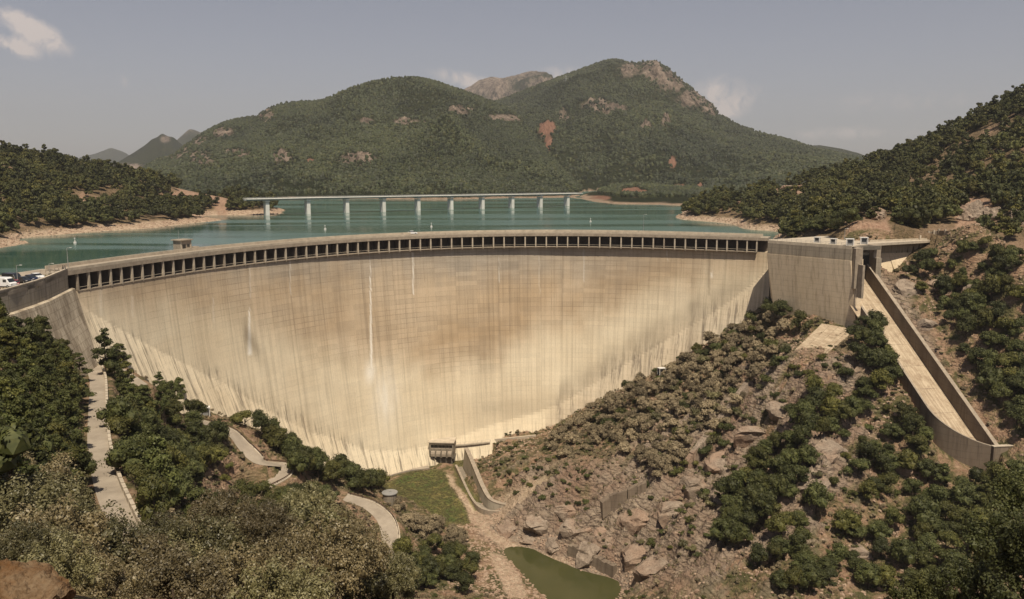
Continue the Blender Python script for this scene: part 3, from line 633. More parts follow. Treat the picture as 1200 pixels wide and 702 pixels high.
# ================================================================ WATER
WL = -9.4
ax_, ay_, anx, any_ = arch(np.linspace(-1, NP+3, 90)); px, py = ax_-anx*8.9, ay_-any_*8.9
poly = [(px[k], py[k]) for k in range(len(px))]+[(160, 330), (600, 500), (900, 1600), (-1400, 1600), (-900, 330), (-240, 120), (-150, 150), (-140, 205)]
me = meshobj('lake', [(x, y, WL) for x, y in poly], [tuple(range(len(poly)))][::1], M['lake_water']); tag(me, 'turquoise reservoir behind the dam', kind='structure')
bmm = bmesh.new(); bmm.from_mesh(me.data); bmesh.ops.triangulate(bmm, faces=bmm.faces); bmesh.ops.recalc_face_normals(bmm, faces=bmm.faces)
if sum(f.normal.z for f in bmm.faces) < 0: bmesh.ops.reverse_faces(bmm, faces=bmm.faces)
bmm.to_mesh(me.data); bmm.free()
rv = [W(u, v, FLOOR-1.6) for u, v in ((540,606),(556,600),(585,618),(620,636),(680,655),(760,690),(800,760),(560,760),(590,700),(575,650),(555,630))]
me = meshobj('river', rv, [tuple(range(len(rv)))], M['river_water']); tag(me, 'olive green river pool at the foot of the rocks', kind='structure')
if me.data.polygons[0].normal.z < 0: me.data.flip_normals()

# ================================================================ THE ARCH DAM
dam = empty('arch_dam', tuple(face_pt(30., 50.)), 'huge curved concrete arch dam with tan stained face and pillared gallery below its crest', 'dam')
lineA = ([60, 95, 150, 220, 300, 360, 430, 500, 560, 620, 700, 760, 830, 900, 960], [330, 352, 360, 362, 380, 405, 425, 434, 426, 400, 368, 346, 328, 312, 300])
lineS = ([60, 95, 150, 200, 260, 330, 400, 440, 500, 560, 620, 650, 700, 740, 790, 830, 860, 900], [345, 362, 385, 408, 432, 468, 510, 520, 524, 520, 496, 458, 424, 396, 368, 342, 334, 330])
def face_attrs(P):
    u, v = P2(P); nz = fbm(u/30, v/60, 5, 4)*30; nz2 = fbm(u/9, v/24, 6, 3)*16
    pale = sstep(-30, 26, v+nz+nz2-np.interp(u, *lineA))*.95
    st = sstep(-6, np.where(u > 600, 38, 14), v+nz2*.9-np.interp(u, *lineS)); 
    grey = sstep(345, 300, v+nz+nz2)*np.interp(u, [90, 200, 330, 560, 740, 800], [.65, .8, .75, .95, .5, .1])
    lowr = (u > 640)*st
    white = np.zeros(u.shape); dark = np.zeros(u.shape)
    def line(uc, v0, v1, w0, w1, s):
        t = np.clip((v-v0)/(v1-v0), 0, 1); wd = w0+(w1-w0)*t; k = np.clip(1.3-np.abs(u-uc-(v-v0)*.012)/wd, 0, 1)*(v > v0)*(v < v1); return k*s
    wob = (vnoise(v/3, u*0, 4)-.5)*1.2
    u = u+wob*.6
    for a in ((292, 360, 417, .4, 3.0, 1.), (434, 325, 432, .6, 1.5, .9), (434, 296, 330, .5, .7, .6), (484, 296, 345, .7, .7, .85), (293, 310, 350, .8, .8, .3), (340, 305, 345, .7, .7, .35), (250, 350, 380, .7, .7, .3), (585, 300, 330, .6, .6, .35), (782, 293, 306, .5, .5, .6), (684, 292, 330, .8, .8, .3), (834, 318, 326, 1.2, 1.6, .6), (632, 300, 345, .6, .6, .3), (155, 345, 372, 1.4, 1., .25), (118, 330, 370, 1.6, 1.6, .2)): white = np.maximum(white, line(*a))
    white = np.maximum(white, .75*np.exp(-((u-434)/6)**2-((v-437)/12)**2)); white = np.maximum(white, .5*np.exp(-((u-452)/13)**2-((v-466)/30)**2)*(.6+.8*vnoise(u/3, v/12, 8)))
    dark = .55*np.exp(-((u-299+(410-v)*.35)/7)**2-((v-402)/20)**2)+.35*np.exp(-((u-288)/3)**2-((v-395)/22)**2)
    dark = np.maximum(dark, .45*np.exp(-((u-831)/1.8)**2)*(v < 345)*(v > 296))
    dark = np.maximum(dark, .22*np.exp(-((u-600)/60)**2-((v-478)/12)**2)); dark = np.maximum(dark, .30*np.exp(-((v+nz2*.5-np.interp(u, *lineS)-6)/13)**2)*(u > 655)*(.3+vnoise(u/9, v/30, 3)))
    dark = np.maximum(dark, .3*sstep(15, 0, np.abs(u-818-(v-350)*-.1))*(v > np.interp(u, *lineS))*(u > 700)*vnoise(u/4, v/40, 2))
    pale = pale*np.where(u > 640, 1-.35*st, 1); grey = np.maximum(grey, lowr*.35)
    return dict(pale=pale, grey=grey, streak=np.clip(st, 0, 1), white=np.clip(white, 0, 1), dark=np.clip(dark, 0, 1))
for k in range(33):
    i0, i1 = 2*k-.5+.003, 2*k+1.5-.003
    if k == 0: i0 = -1.4
    if k == 32: i1 = 2*k+2.6
    cols = np.linspace(i0, i1, 20); zb = float(np.interp(2*k+.5, CI, CZ))-9
    hs = np.concatenate([[6.0], np.linspace(6.35, -zb, max(20, int(-zb/1.15)))])
    I, H = np.meshgrid(cols, hs, indexing='ij'); P = face_pt(I, H, np.interp(I, CI, CZ))
    ax0, ay0, nx, ny = arch(I[:, 0]); prd = rng.uniform(-.012, .012)
    P[..., 0] += nx[:, None]*prd; P[..., 1] += ny[:, None]*prd
    back = np.stack([np.broadcast_to((ax0-nx*8.8)[:, None], I.shape), np.broadcast_to((ay0-ny*8.8)[:, None], I.shape), -H], -1)
    A = face_attrs(P)
    full = np.concatenate([back[:1], P, back[-1:]], 0)           # left side, face, right side
    full = np.concatenate([np.concatenate([back[:1, :1], back[:, :1], back[-1:, :1]], 0), full], 1)  # ledge on top
    uv = np.stack([np.broadcast_to((np.concatenate([[cols[0]-2], cols, [cols[-1]+2]])*SP)[:, None], full.shape[:2]), full[..., 2]], -1)
    for q in A: A[q] = np.pad(np.pad(A[q], ((1, 1), (0, 0)), mode='edge'), ((0, 0), (1, 0)), mode='edge')
    o = grid_mesh('monolith', full, M['dam_concrete'], dam, smooth=False, attrs=A, uv=uv)
def strip(name, i0, i1, prof, m, parent, n=None):
    """extrudes a closed profile [(off, z)] along the arch"""
    n = n or int((i1-i0)*1.5)+2; rg = []
    for i in np.linspace(i0, i1, n):
        x, y, nx, ny = [float(q) for q in arch(i)]; pr = prof(i) if callable(prof) else prof
        rg.append([(x+nx*o, y+ny*o, z) for o, z in pr])
    b = MB(); b.sweep(rg); return b.build(name, m, parent)
# upper part: recessed gallery between pillars, deck, parapets
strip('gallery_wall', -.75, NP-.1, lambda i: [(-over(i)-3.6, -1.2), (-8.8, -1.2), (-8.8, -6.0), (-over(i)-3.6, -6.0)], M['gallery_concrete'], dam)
strip('upstream_wall', -1.4, NP+2.0, [(-8.82, -1.2), (-9.6, -1.2), (-9.6, -25), (-8.82, -25)], M['stained_concrete'], dam)
strip('crest_deck', -1.0, NP+.2, [(0, -1.2), (0, -.02), (-8.8, -.02), (-8.8, -1.2)], M['concrete_old'], dam)
strip('road_surface', -1.0, NP+.2, [(-1.5, -.02), (-1.5, .0), (-7.7, .0), (-7.7, -.02)], M['worn_asphalt'], dam)
strip('kerb', -1.0, NP+.2, [(-.4, -.02), (-.4, .13), (-1.5, .13), (-1.5, -.02)], M['concrete_pale'], dam)
for k in range(11): strip('parapet', k*6-.6+(.0 if k else -.3), k*6+5.38, [(.0, -.015), (.0, .75), (-.36, .75), (-.36, -.015)], M['concrete_pale'], dam)
for k in range(11): strip('upstream_parapet', k*6-.6, k*6+5.38, [(-8.5, -.015), (-8.5, .95), (-8.8, .95), (-8.8, -.015)], M['concrete_pale'], dam)
strip('gallery_sill', 0, NP-1, lambda i: [(-.17, -6.0), (-.17, -5.76), (-over(i)-3.55, -5.76), (-over(i)-3.55, -6.0)], M['concrete_old'], dam)
strip('walkway_rail', 0, NP-1, [(-.3, -4.95), (-.3, -4.85), (-.4, -4.85), (-.4, -4.95)], M['concrete_pale'], dam)
for k in range(NP):
    x, y, nx, ny = [float(q) for q in arch(k)]; tx, ty = -ny, nx; o = float(over(k)); hw = .27
    def q(off, s, z): return (x+nx*off+tx*s, y+ny*off+ty*s, z)
    b = MB(); b.hexa([q(-.2, -hw, -5.76), q(-.2, hw, -5.76), q(-.8, hw, -5.76), q(-.8, -hw, -5.76)], [q(-.2, -hw, -1.2), q(-.2, hw, -1.2), q(-.8, hw, -1.2), q(-.8, -hw, -1.2)])
    b.hexa([q(-.3, -hw*.7, -6.5), q(-.3, hw*.7, -6.5), q(-.85, hw*.7, -6.5), q(-.85, -hw*.7, -6.5)], [q(-.12, -hw, -6.0), q(-.12, hw, -6.0), q(-.85, hw, -6.0), q(-.85, -hw, -6.0)])
    b.build('pillar', M['concrete_pale'] if k % 7 else M['concrete_old'], dam)
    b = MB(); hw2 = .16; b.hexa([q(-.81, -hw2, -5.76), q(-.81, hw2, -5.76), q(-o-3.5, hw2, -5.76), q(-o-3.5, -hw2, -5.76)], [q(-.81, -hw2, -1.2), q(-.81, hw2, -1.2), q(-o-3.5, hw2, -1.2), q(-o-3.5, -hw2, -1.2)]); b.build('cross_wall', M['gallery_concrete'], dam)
# left retaining wall with its vertical joints, and the rough mass below it
lwu = [92, 67, 52, 40, 31, 9, -12, -40, -78]
LWa = np.array(LW)
def lw_at(u):          # point of the wall line seen at pixel column u
    us_, _ = P2(LWa); return np.array([np.interp(-u, -us_, LWa[:, k]) for k in range(3)])
for a, c in zip(lwu[:-1], lwu[1:]):
    p, q = lw_at(a), lw_at(c); d = (q-p)/np.linalg.norm(q-p); n = np.array([-d[1], d[0], 0]); n = n if n[0] > 0 else -n; gap = .14
    p = p+d*gap; q = q-d*gap; b = MB(); zb = -5.0 if a > 40 else -7.5
    f = lambda r, o, z: tuple((r+n*o)[:2])+(z,)
    b.hexa([f(p, 0, zb), f(q, 0, zb), f(q, -1, zb), f(p, -1, zb)], [f(p, 0, .45), f(q, 0, .45), f(q, -1, .45), f(p, -1, .45)])
    b.build('wall_panel', M['wall_concrete'], dam)
    b = MB(); b.hexa([f(p-d*gap, .06, .45), f(q+d*gap, .06, .45), f(q+d*gap, -.5, .45), f(p-d*gap, -.5, .45)], [f(p-d*gap, .06, .7), f(q+d*gap, .06, .7), f(q+d*gap, -.5, .7), f(p-d*gap, -.5, .7)]); b.build('coping', M['concrete_pale'], dam)
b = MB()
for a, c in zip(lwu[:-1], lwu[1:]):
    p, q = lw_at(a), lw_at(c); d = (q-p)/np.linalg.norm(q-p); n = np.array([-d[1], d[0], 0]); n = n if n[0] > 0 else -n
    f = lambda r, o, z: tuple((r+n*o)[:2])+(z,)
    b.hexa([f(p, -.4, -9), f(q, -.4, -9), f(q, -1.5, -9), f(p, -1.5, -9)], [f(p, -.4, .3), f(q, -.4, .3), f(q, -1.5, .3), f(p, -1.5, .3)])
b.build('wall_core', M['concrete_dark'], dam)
rg = []
for a in (99, 92, 75, 52, 30, 5, -30):
    p = lw_at(min(a, 92)); q = lw_at(60); d = (lw_at(30)-lw_at(92)); d = d/np.linalg.norm(d); n = np.array([-d[1], d[0], 0]); n = n if n[0] > 0 else -n
    if a > 92: p = p-d*2.2
    f = lambda o, z: tuple((p+n*o)[:2])+(z,)
    rg.append([f(.25, -4.85), f(.9, -5.1), f(2.6, -12), f(5.2, -20), f(9, -34), f(-6, -34), f(-6, -4.85)])
b = MB(); b.sweep(rg); b.build('buttress_mass', M['rough_concrete'], dam)
# right abutment
rd = (RW[1]-RW[0]); rd[2] = 0; rd = rd/np.linalg.norm(rd); rn = np.array([rd[1], -rd[0], 0])
RL = np.linalg.norm((RW[1]-RW[0])[:2]); BR = W(1003.5, 386, -28.5)
def rab(s, z):   # front face of the abutment, s in 0..1 along, below the band
    top = RW[0]+(RW[1]-RW[0])*s; t = (z+4.4)/(-28.5+4.4)
    bl = W(908, 371, -28.5); bot = bl+(BR-bl)*s; r = top+(bot-top)*t; return (r[0]+rn[0]*.25*(1-t), r[1]+rn[1]*.25*(1-t), z)
for s0, s1 in ((0, .34), (.342, .71), (.712, 1.0)):
    b = MB(); bk = lambda s, z: tuple((RW[0]+(RW[1]-RW[0])*s-rn*9)[:2])+(z,)
    b.hexa([rab(s0, -44), rab(s1, -44), bk(s1, -44), bk(s0, -44)], [rab(s0, -4.4), rab(s1, -4.4), bk(s1, -4.4), bk(s0, -4.4)]); b.build('abutment_block', M['abutment_concrete'], dam)
for s0, s1 in ((-.0, .475), (.478, .93), (.933, 1.0)):
    b = MB(); fr = lambda s, o, z: tuple((RW[0]+(RW[1]-RW[0])*s+rn*o)[:2])+(z,)
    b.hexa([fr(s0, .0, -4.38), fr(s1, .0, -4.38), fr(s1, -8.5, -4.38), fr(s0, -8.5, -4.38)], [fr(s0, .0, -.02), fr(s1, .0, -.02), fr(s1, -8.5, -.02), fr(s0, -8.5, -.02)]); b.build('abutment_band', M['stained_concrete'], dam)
    b = MB(); b.hexa([fr(s0, .03, -.4), fr(s1, .03, -.4), fr(s1, -.35, -.4), fr(s0, -.35, -.4)], [fr(s0, .03, .75), fr(s1, .03, .75), fr(s1, -.35, .75), fr(s0, -.35, .75)]); b.build('coping', M['concrete_pale'], dam)
b = MB()
for k in range(18): p = RW[0]+(RW[1]-RW[0])*(k/17)-rn*.2; b.tube((p[0], p[1], .7), (p[0], p[1], 1.75), .045, n=5)
for z_ in (1.2, 1.72): b.tube(tuple((RW[0]-rn*.2)[:2])+(z_,), tuple((RW[1]-rn*.2)[:2])+(z_,), .04, n=5)
b.build('hand_rail', M['metal_grey'], dam)
# deck piece and paved platform behind the abutment and over the spillway
pl = [RW[0]-rn*.4, RW[1]-rn*.4, np.array([120, 287, 0]), np.array([134, 299, 0]), W(1085, 281.6, 0)+[0, -1, 0], W(1110, 279, 0), W(1085, 274, 0), W(990, 275, 0), RW[0]-rn*10-rd*6]
b = MB(); b.prism([p[:2] for p in pl], -.9, .02); b.build('crest_platform', M['concrete_pale'], dam)

# ================================================================ SPILLWAY
sw = empty('spillway', tuple(RA), 'long pale concrete spillway chute descending the right hillside between dark side walls', 'spillway')
c3 = np.array([cnrm[0], cnrm[1], 0]); a3 = np.array([cdir2[0], cdir2[1], 0])
ts = np.concatenate([np.linspace(-.10, .8, 30), np.linspace(.815, 1.0, 18)])
def lat(t): return CH_W*np.clip(1-np.clip((t-.80)/.205, 0, 1)**2.2, .0, 1)**.75
def fl_rise(t): return 3.4*np.clip((t-.86)/.14, 0, 1)**2
rows, uvs = [], []
for t in ts:
    r = RA+(RB-RA)*t; wL = max(lat(t), .05); rows.append([r+c3*(wL*s)-np.array([0, 0, CH_H-fl_rise(t)]) for s in np.linspace(0, 1, 9)]); uvs.append([(wL*s, t*80) for s in np.linspace(0, 1, 9)])
o = grid_mesh('chute_floor', np.array(rows), M['chute_floor'], sw, smooth=False, uv=np.array(uvs))
# floor has a body below it
def wall_sweep(name, inner, outw, depth, m, cop=True, tlist=ts):
    rg, cg = [], []
    for k, t in enumerate(tlist):
        p = inner(t); q = p+outw(t); dz = depth(t)
        rg.append([tuple(p), tuple(q), (q[0], q[1], q[2]-dz), (p[0], p[1], p[2]-dz)])
        e = np.array([0, 0, .18]); ow = outw(t)*.06
        cg.append([tuple(p-ow-[0, 0, .02]), tuple(p-ow+e), tuple(q+ow+e), tuple(q+ow-[0, 0, .02])])
    b = MB(); b.sweep(rg); b.build(name, m, sw)
    if cop: b = MB(); b.sweep(cg); b.build('coping', M['concrete_old'], sw)
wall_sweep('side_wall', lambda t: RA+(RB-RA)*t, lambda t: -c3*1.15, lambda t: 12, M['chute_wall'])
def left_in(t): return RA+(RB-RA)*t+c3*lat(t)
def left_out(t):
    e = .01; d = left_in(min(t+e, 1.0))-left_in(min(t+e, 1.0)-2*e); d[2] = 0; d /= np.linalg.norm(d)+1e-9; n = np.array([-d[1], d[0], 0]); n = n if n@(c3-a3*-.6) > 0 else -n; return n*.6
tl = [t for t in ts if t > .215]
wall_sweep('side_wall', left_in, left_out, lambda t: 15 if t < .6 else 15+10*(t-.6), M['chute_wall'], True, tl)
E1 = RB+a3*0.2
b = MB(); b.hexa([tuple(E1+c3*1.2-[0, 0, 17]), tuple(E1+a3*1.0+c3*1.2-[0, 0, 17]), tuple(E1+a3*1.0-c3*4.6-[0, 0, 17]), tuple(E1-c3*4.6-[0, 0, 17])], [tuple(E1+c3*1.2), tuple(E1+a3*1.0+c3*1.2), tuple(E1+a3*1.0-c3*4.6), tuple(E1-c3*4.6)]); b.build('end_wall', M['chute_wall'], sw)
b = MB(); b.box(tuple(E1+a3*.5-c3*1.7+[0, 0, .1]), (6.2, 1.3, .2), math.atan2(cnrm[1], cnrm[0])); b.build('coping', M['concrete_pale'], sw)
# gate piers, gate and service bridge
def gpier(c, wx, ly, z0, z1, m): b = MB(); b.box((c[0], c[1], (z0+z1)/2), (wx, ly, z1-z0), math.atan2(cdir2[1], cdir2[0])+math.pi/2); return b
PLc, PRc = np.array([119.3, 285.0]), np.array([131.2, 297.0])
gpier(PLc, 2.6, 12, -14, -.02, 0).build('gate_pier', M['concrete_old'], sw); gpier(PLc+cdir2*7.5+[.2, 0], 0.8, 3.0, -17, -5.5, 0).build('pier_nose', M['concrete_old'], sw)
gpier(PRc, 2.8, 11, -14, -.02, 0).build('gate_pier', M['concrete_old'], sw); gpier(PRc+cdir2*6.5+[-.5, 0], 2.0, 2.4, -16, -4.4, 0).build('pier_nose', M['stained_concrete'], sw)
gpier((PLc+PRc)/2-cdir2*3, 12, 1.2, -9.5, -3.0, 0).build('steel_gate', M['metal_dark'], sw)
gpier((PLc+PRc)/2+cdir2*1.0, 13, 3, -1.4, -.03, 0).build('service_bridge', M['concrete_dark'], sw)
b = MB(); b.box((125, 305, -13), (14, 18, 4)); b.build('crest_sill', M['concrete_old'], sw)
# wing wall right of the gates
wa, wb = W(1019, 283.3, .0), W(1086, 281.0, .0)
ww = empty('wing_wall', tuple(wa), 'grey stained wing wall between the spillway gates and the right hillside', 'wall')
wd = (wb-wa)/np.linalg.norm(wb-wa); wn = np.array([wd[1], -wd[0], 0])
L_ = np.linalg.norm(wb-wa)
for k in range(3):
    b = MB(); s0, s1 = k*L_/3+.04, (k+1)*L_/3-.04; f = lambda s, o, z: tuple((wa+wd*s+wn*o)[:2])+(z,)
    b.hexa([f(s0, 0, -4.6), f(s1, 0, -4.6), f(s1, -2, -4.6), f(s0, -2, -4.6)], [f(s0, 0, -1.0), f(s1, 0, -1.0), f(s1, -2, -1.0), f(s0, -2, -1.0)]); b.build('wall_panel', M['wall_concrete'], ww)
    b = MB(); b.hexa([f(s0, 6.5, -16), f(s1, 5.5, -16), f(s1, -2, -16), f(s0, -2, -16)], [f(s0, .3, -4.62), f(s1, .3, -4.62), f(s1, -2, -4.62), f(s0, -2, -4.62)]); b.build('footing', M['abutment_concrete'], ww)
b = MB(); b.hexa([f(0, .25, -1.0), f(L_, .25, -1.0), f(L_, -1, -1.0), f(0, -1, -1.0)], [f(0, .25, .55), f(L_, .25, .55), f(L_, -1, .55), f(0, -1, .55)]); b.build('coping', M['concrete_pale'], ww)
# apron slab at the foot of the abutment
ap = [W(931, 410.5, -34), W(967, 416, -34), W(1003, 386, -28), W(963, 379, -27.2)]
asl = empty('apron', tuple(ap[0]), 'sloping pale concrete apron at the foot of the right abutment', 'apron')
n_ = 4
for k in range(n_):
    s0, s1 = k/n_+.004, (k+1)/n_-.004; a, b_ = ap[0]+(ap[1]-ap[0])*s0, ap[0]+(ap[1]-ap[0])*s1; d_, c_ = ap[3]+(ap[2]-ap[3])*s0, ap[3]+(ap[2]-ap[3])*s1
    low = np.array([0, 0, 2.2]); mb = MB(); mb.hexa([a-low*1.6, b_-low*1.6, c_-low, d_-low], [a, b_, c_, d_]); o = mb.build('slab', M['chute_floor'], asl)
    l = o.data.uv_layers.new(name='UVMap')
    for lp in o.data.loops: vv_ = o.data.vertices[lp.vertex_index].co; l.data[lp.index].uv = ((vv_.x*1.3+vv_.y*.9+k*7)*.6, (vv_.y-vv_.x)*.7)

# ================================================================ ROADS
for (L, wd), lab in zip(ROADS, ('pale service road running along the wooded left slope', 'hairpin service road below the left end of the dam', 'curving service road above the valley floor at the bottom')):
    T = np.gradient(L[:, :2], axis=0); T /= np.hypot(T[:, 0], T[:, 1])[:, None]; N_ = np.stack([-T[:, 1], T[:, 0]], 1)
    rowsP = np.stack([np.column_stack([L[:, :2]+N_*(wd/2*s), L[:, 2]+.02-.03*abs(s)]) for s in np.linspace(-1, 1, 5)], 1)
    o = grid_mesh('service_road', rowsP, M['worn_asphalt'], smooth=True); tag(o, lab, kind='structure')
    # low roadside wall blocks / guard rail on the valley side
    side = -1 if N_[len(N_)//3][0] > 0 else 1
    segs = np.concatenate([[0], np.cumsum(np.hypot(*np.diff(L[:, :2], axis=0).T))])
    if L is ROAD1:
        g = empty('roadside_parapet', tuple(L[20]), 'low tan masonry parapet along the valley edge of the left service road', 'parapet'); s = 10.
        while s < segs[-1]-3:
            k0 = [np.interp(s, segs, L[:, j]) for j in range(3)]; k1 = [np.interp(s+2.5, segs, L[:, j]) for j in range(3)]; n0 = [np.interp(s, segs, N_[:, j]) for j in range(2)]
            sd_ = 1; a = np.array(k0); c = np.array(k1); t_ = c-a; r_ = np.array([t_[1], -t_[0], 0]); r_ /= np.linalg.norm(r_); r_ = -r_*(1 if True else -1)
            MB_ = MB(); off = r_*(wd/2-.35); f = lambda p, o, z: tuple(p+off+r_*o+np.array([0, 0, z]))
            MB_.hexa([f(a, 0, -.6), f(c, 0, -.6), f(c, .5, -.6), f(a, .5, -.6)], [f(a, 0, .85), f(c, 0, .85), f(c, .5, .85), f(a, .5, .85)]); MB_.build('parapet_block', M['concrete_pale'], g); s += 3.1
    else:
        g = empty('guard_rail', tuple(L[4]), 'rusty brown guard rail round the outside of the %s' % ('hairpin below the dam' if L is ROAD2 else 'lower curving road'), 'guard rail')
        sgn = -1 if L is ROAD2 else 1
        offp = np.column_stack([L[:, :2]+N_*(wd/2-.1)*1.0, L[:, 2]]); 
        rg = [[tuple(p+[0, 0, .5]), tuple(p+[N_[k][0]*.1, N_[k][1]*.1, .5]), tuple(p+[N_[k][0]*.1, N_[k][1]*.1, .85]), tuple(p+[0, 0, .85])] for k, p in enumerate(offp)]
        b = MB(); b.sweep(rg); b.build('rail', M['metal_rust'], g); s = 1.
        while s < segs[-1]:
            p = [np.interp(s, segs, offp[:, j]) for j in range(3)]; b = MB(); b.box((p[0], p[1], p[2]+.25), (.18, .18, 1.3)); b.build('post', M['metal_dark'], g); s += 4
        # pale concrete edge beam below the rail
        rg = [[tuple(p+[-N_[k][0]*.3, -N_[k][1]*.3, -.5]), tuple(p+[N_[k][0]*.5, N_[k][1]*.5, -.5]), tuple(p+[N_[k][0]*.5, N_[k][1]*.5, .16]), tuple(p+[-N_[k][0]*.3, -N_[k][1]*.3, .16])] for k, p in enumerate(offp)]
        b = MB(); b.sweep(rg); b.build('edge_beam', M['concrete_pale'], g)

# ================================================================ BRIDGE OVER THE LAKE
BP = [(319.0, 253.2), (358.9, 251.0), (401.8, 249.0), (444.2, 247.2), (485.8, 246.0), (526.1, 245.0), (564.2, 244.1), (600.6, 243.4), (635.7, 242.7), (668.2, 242.0)]
bw = np.array([W(u, v, WL) for u, v in BP]); cx_, cy_ = np.polyfit(range(10), bw[:, 0], 1), np.polyfit(range(10), bw[:, 1], 1)
bpos = lambda k: np.array([np.polyval(cx_, k), np.polyval(cy_, k)])
br = empty('lake_bridge', (*bpos(0), WL), 'long pale girder bridge on square piers across the far end of the lake', 'bridge')
bdir = (bpos(9)-bpos(0)); bdir = bdir/np.linalg.norm(bdir); bn = np.array([bdir[1], -bdir[0]])
zd = lambda k: np.interp(k, [0, 1, 9], [2.4, 2.6, 2.0])
for k in range(0, 10):
    p = bpos(k); b = MB()
    a = math.atan2(bdir[1], bdir[0]); b.box((p[0], p[1], (zd(k)-18)/2-.6), (3.1, 6, zd(k)+18-1.2), a); o = b.build('pier', M['bridge_white'], br)
    b = MB(); b.box((p[0], p[1], zd(k)-.2), (3.6, 8, .9), a); b.build('pier_cap', M['bridge_white'], br)
def bslab(z0, z1, o0, o1, name, m, k0=-.5, k1=9.5):
    rg = []
    for k in np.linspace(k0, k1, 12): p = bpos(k); f = lambda o, z: (p[0]+bn[0]*o, p[1]+bn[1]*o, zd(k)+z); rg.append([f(o0, z0), f(o1, z0), f(o1, z1), f(o0, z1)])
    b = MB(); b.sweep(rg); return b.build(name, m, br)
bslab(.3, 1.5, 3.3, -3.3, 'girder', M['bridge_deck']); bslab(1.5, 1.95, 5.2, -5.2, 'deck', M['bridge_white'])
bslab(2.6, 2.8, 5.1, 4.95, 'hand_rail', M['metal_grey']); bslab(2.6, 2.8, -4.95, -5.1, 'hand_rail', M['metal_grey'])
b = MB()
for k in np.arange(-.5, 9.5, .12):
    p = bpos(k)
    for s in (5.02, -5.02): b.box((p[0]+bn[0]*s, p[1]+bn[1]*s, zd(k)+2.25), (.12, .12, .7))
tag(b.build('rail_posts', M['metal_grey'], br), kind='stuff')


# ================================================================ FAR HILLS AND MOUNTAINS (heightfields on rays from the lake)
RANGES = []
def mountain(name, label, ridge, r0, zb, dth=.0016, nr=90, amp=1., rocks=(), reds=(), power=1.15, seed=0, back=.55, rocktop=None, gully=1.0):
    ridge = np.array(ridge, float); a_, y_, z_ = ray(ridge[:, 0], ridge[:, 1]); th = np.arctan2(a_, y_); el = z_/np.hypot(a_, y_)
    T = np.arange(th[0], th[-1], dth); R1 = np.interp(T, th, ridge[:, 2]); el_ = np.interp(T, th, el)
    k_ = np.hanning(5); k_ /= k_.sum(); el_ = np.convolve(np.pad(el_, 2, mode='edge'), k_, 'valid')
    zr = CAMZ+el_*R1; S = np.concatenate([np.linspace(0, 1, nr), 1+np.linspace(.03, .5, 16)])
    R0 = np.interp(T, th, r0) if np.ndim(r0) else np.full(len(T), float(r0))
    TT_, SS = np.meshgrid(T, S, indexing='ij'); RR_ = R0[:, None]+(R1-R0)[:, None]*SS
    X, Y = RR_*np.sin(TT_), RR_*np.cos(TT_); s1 = np.clip(SS, 0, 1); Z = zb+(zr-zb)[:, None]*s1**power
    Z = np.where(SS > 1, zb+(zr-zb)[:, None]*np.clip(1-(SS-1)*back*2, -.2, 1), Z)
    env = np.clip(4*s1*(1-s1), 0, 1)**.7*(1-s1**5)
    H = (zr-zb)[:, None]; L0 = (R1-R0).mean()
    g1 = fbm(X/(L0*.28), Y/(L0*.5), 40+seed, 4, .5, True); g2 = fbm(X/70, Y/110, 60+seed, 4, .55, True)
    Z = Z+amp*env*((g1-.12)*H*.62*gully+g2*16)+amp*(fbm(X/22, Y/22, 77+seed, 3)*6)*(.25+.75*env)
    U, V = P2(np.stack([X, Y, Z], -1)); rock = np.zeros(U.shape); red = np.zeros(U.shape)
    for (u, v, su, sv) in rocks: rock = np.maximum(rock, np.clip(1.5*np.exp(-((U-u)/su)**2-((V-v)/sv)**2), 0, 1))
    for (u, v, su, sv) in reds: red = np.maximum(red, sstep(.2, .5, np.exp(-((U-u)/su)**2-((V-v)/sv)**2)*(.6+.8*vnoise(U/4, V/4, 5))))
    if rocktop: rock = np.maximum(rock, sstep(rocktop[0], rocktop[1], s1+.0*U))
    rock = np.clip(rock*1.25-.1, 0, 1); crag = fbm(X/45, Y/45, 91+seed, 4, .6, True); Z = Z+rock*((crag-.12)*H*.10+np.floor(crag*9)/9*H*.06)*(.12+.88*env)*(SS < 1.02)
    beach = sstep(-7.4, -8.4, Z)*(SS < 1) if name == 'far_shore' else sstep(-7.0, -8.2, Z)*(SS < 1)
    o = grid_mesh(name, np.stack([X, Y, Z], -1), M['mountain'], attrs=dict(rock=rock, red=red, beach=beach)); tag(o, label, kind='structure')
    RANGES.append((X, Y, Z, rock, red, U, V, SS)); return o
mountain('haze_mountain', 'pale blue mountain far off at the left', [(20, 215, 9000), (80, 190, 9000), (95, 184, 9000), (112, 180, 9000), (130, 173, 9000), (145, 178, 9000), (165, 190, 9000), (200, 210, 9000)], 7000, -50, amp=.5, rocktop=(.9, 1.3), seed=1)
mountain('peak', 'grey far peak in the gap left of the wooded hill', [(190, 185, 6200), (205, 166, 6200), (214, 158, 6200), (222, 151, 6200), (230, 153, 6200), (245, 160, 6200), (262, 185, 6200)], 5000, -50, amp=.5, rocktop=(.8, 1.2), seed=2)
mountain('peak', 'dark pointed far peak at the left end of the wooded hills', [(70, 222, 4300), (110, 202, 4300), (140, 189, 4300), (158, 178, 4300), (170, 170, 4300), (178, 163, 4300), (184, 161, 4300), (190, 156, 4300), (197, 160, 4300), (203, 160.5, 4300), (215, 171, 4300), (240, 185, 4300), (280, 200, 4300)], 3000, -40, amp=.6, rocks=((194, 163, 5, 4), (150, 196, 16, 4)), seed=3)
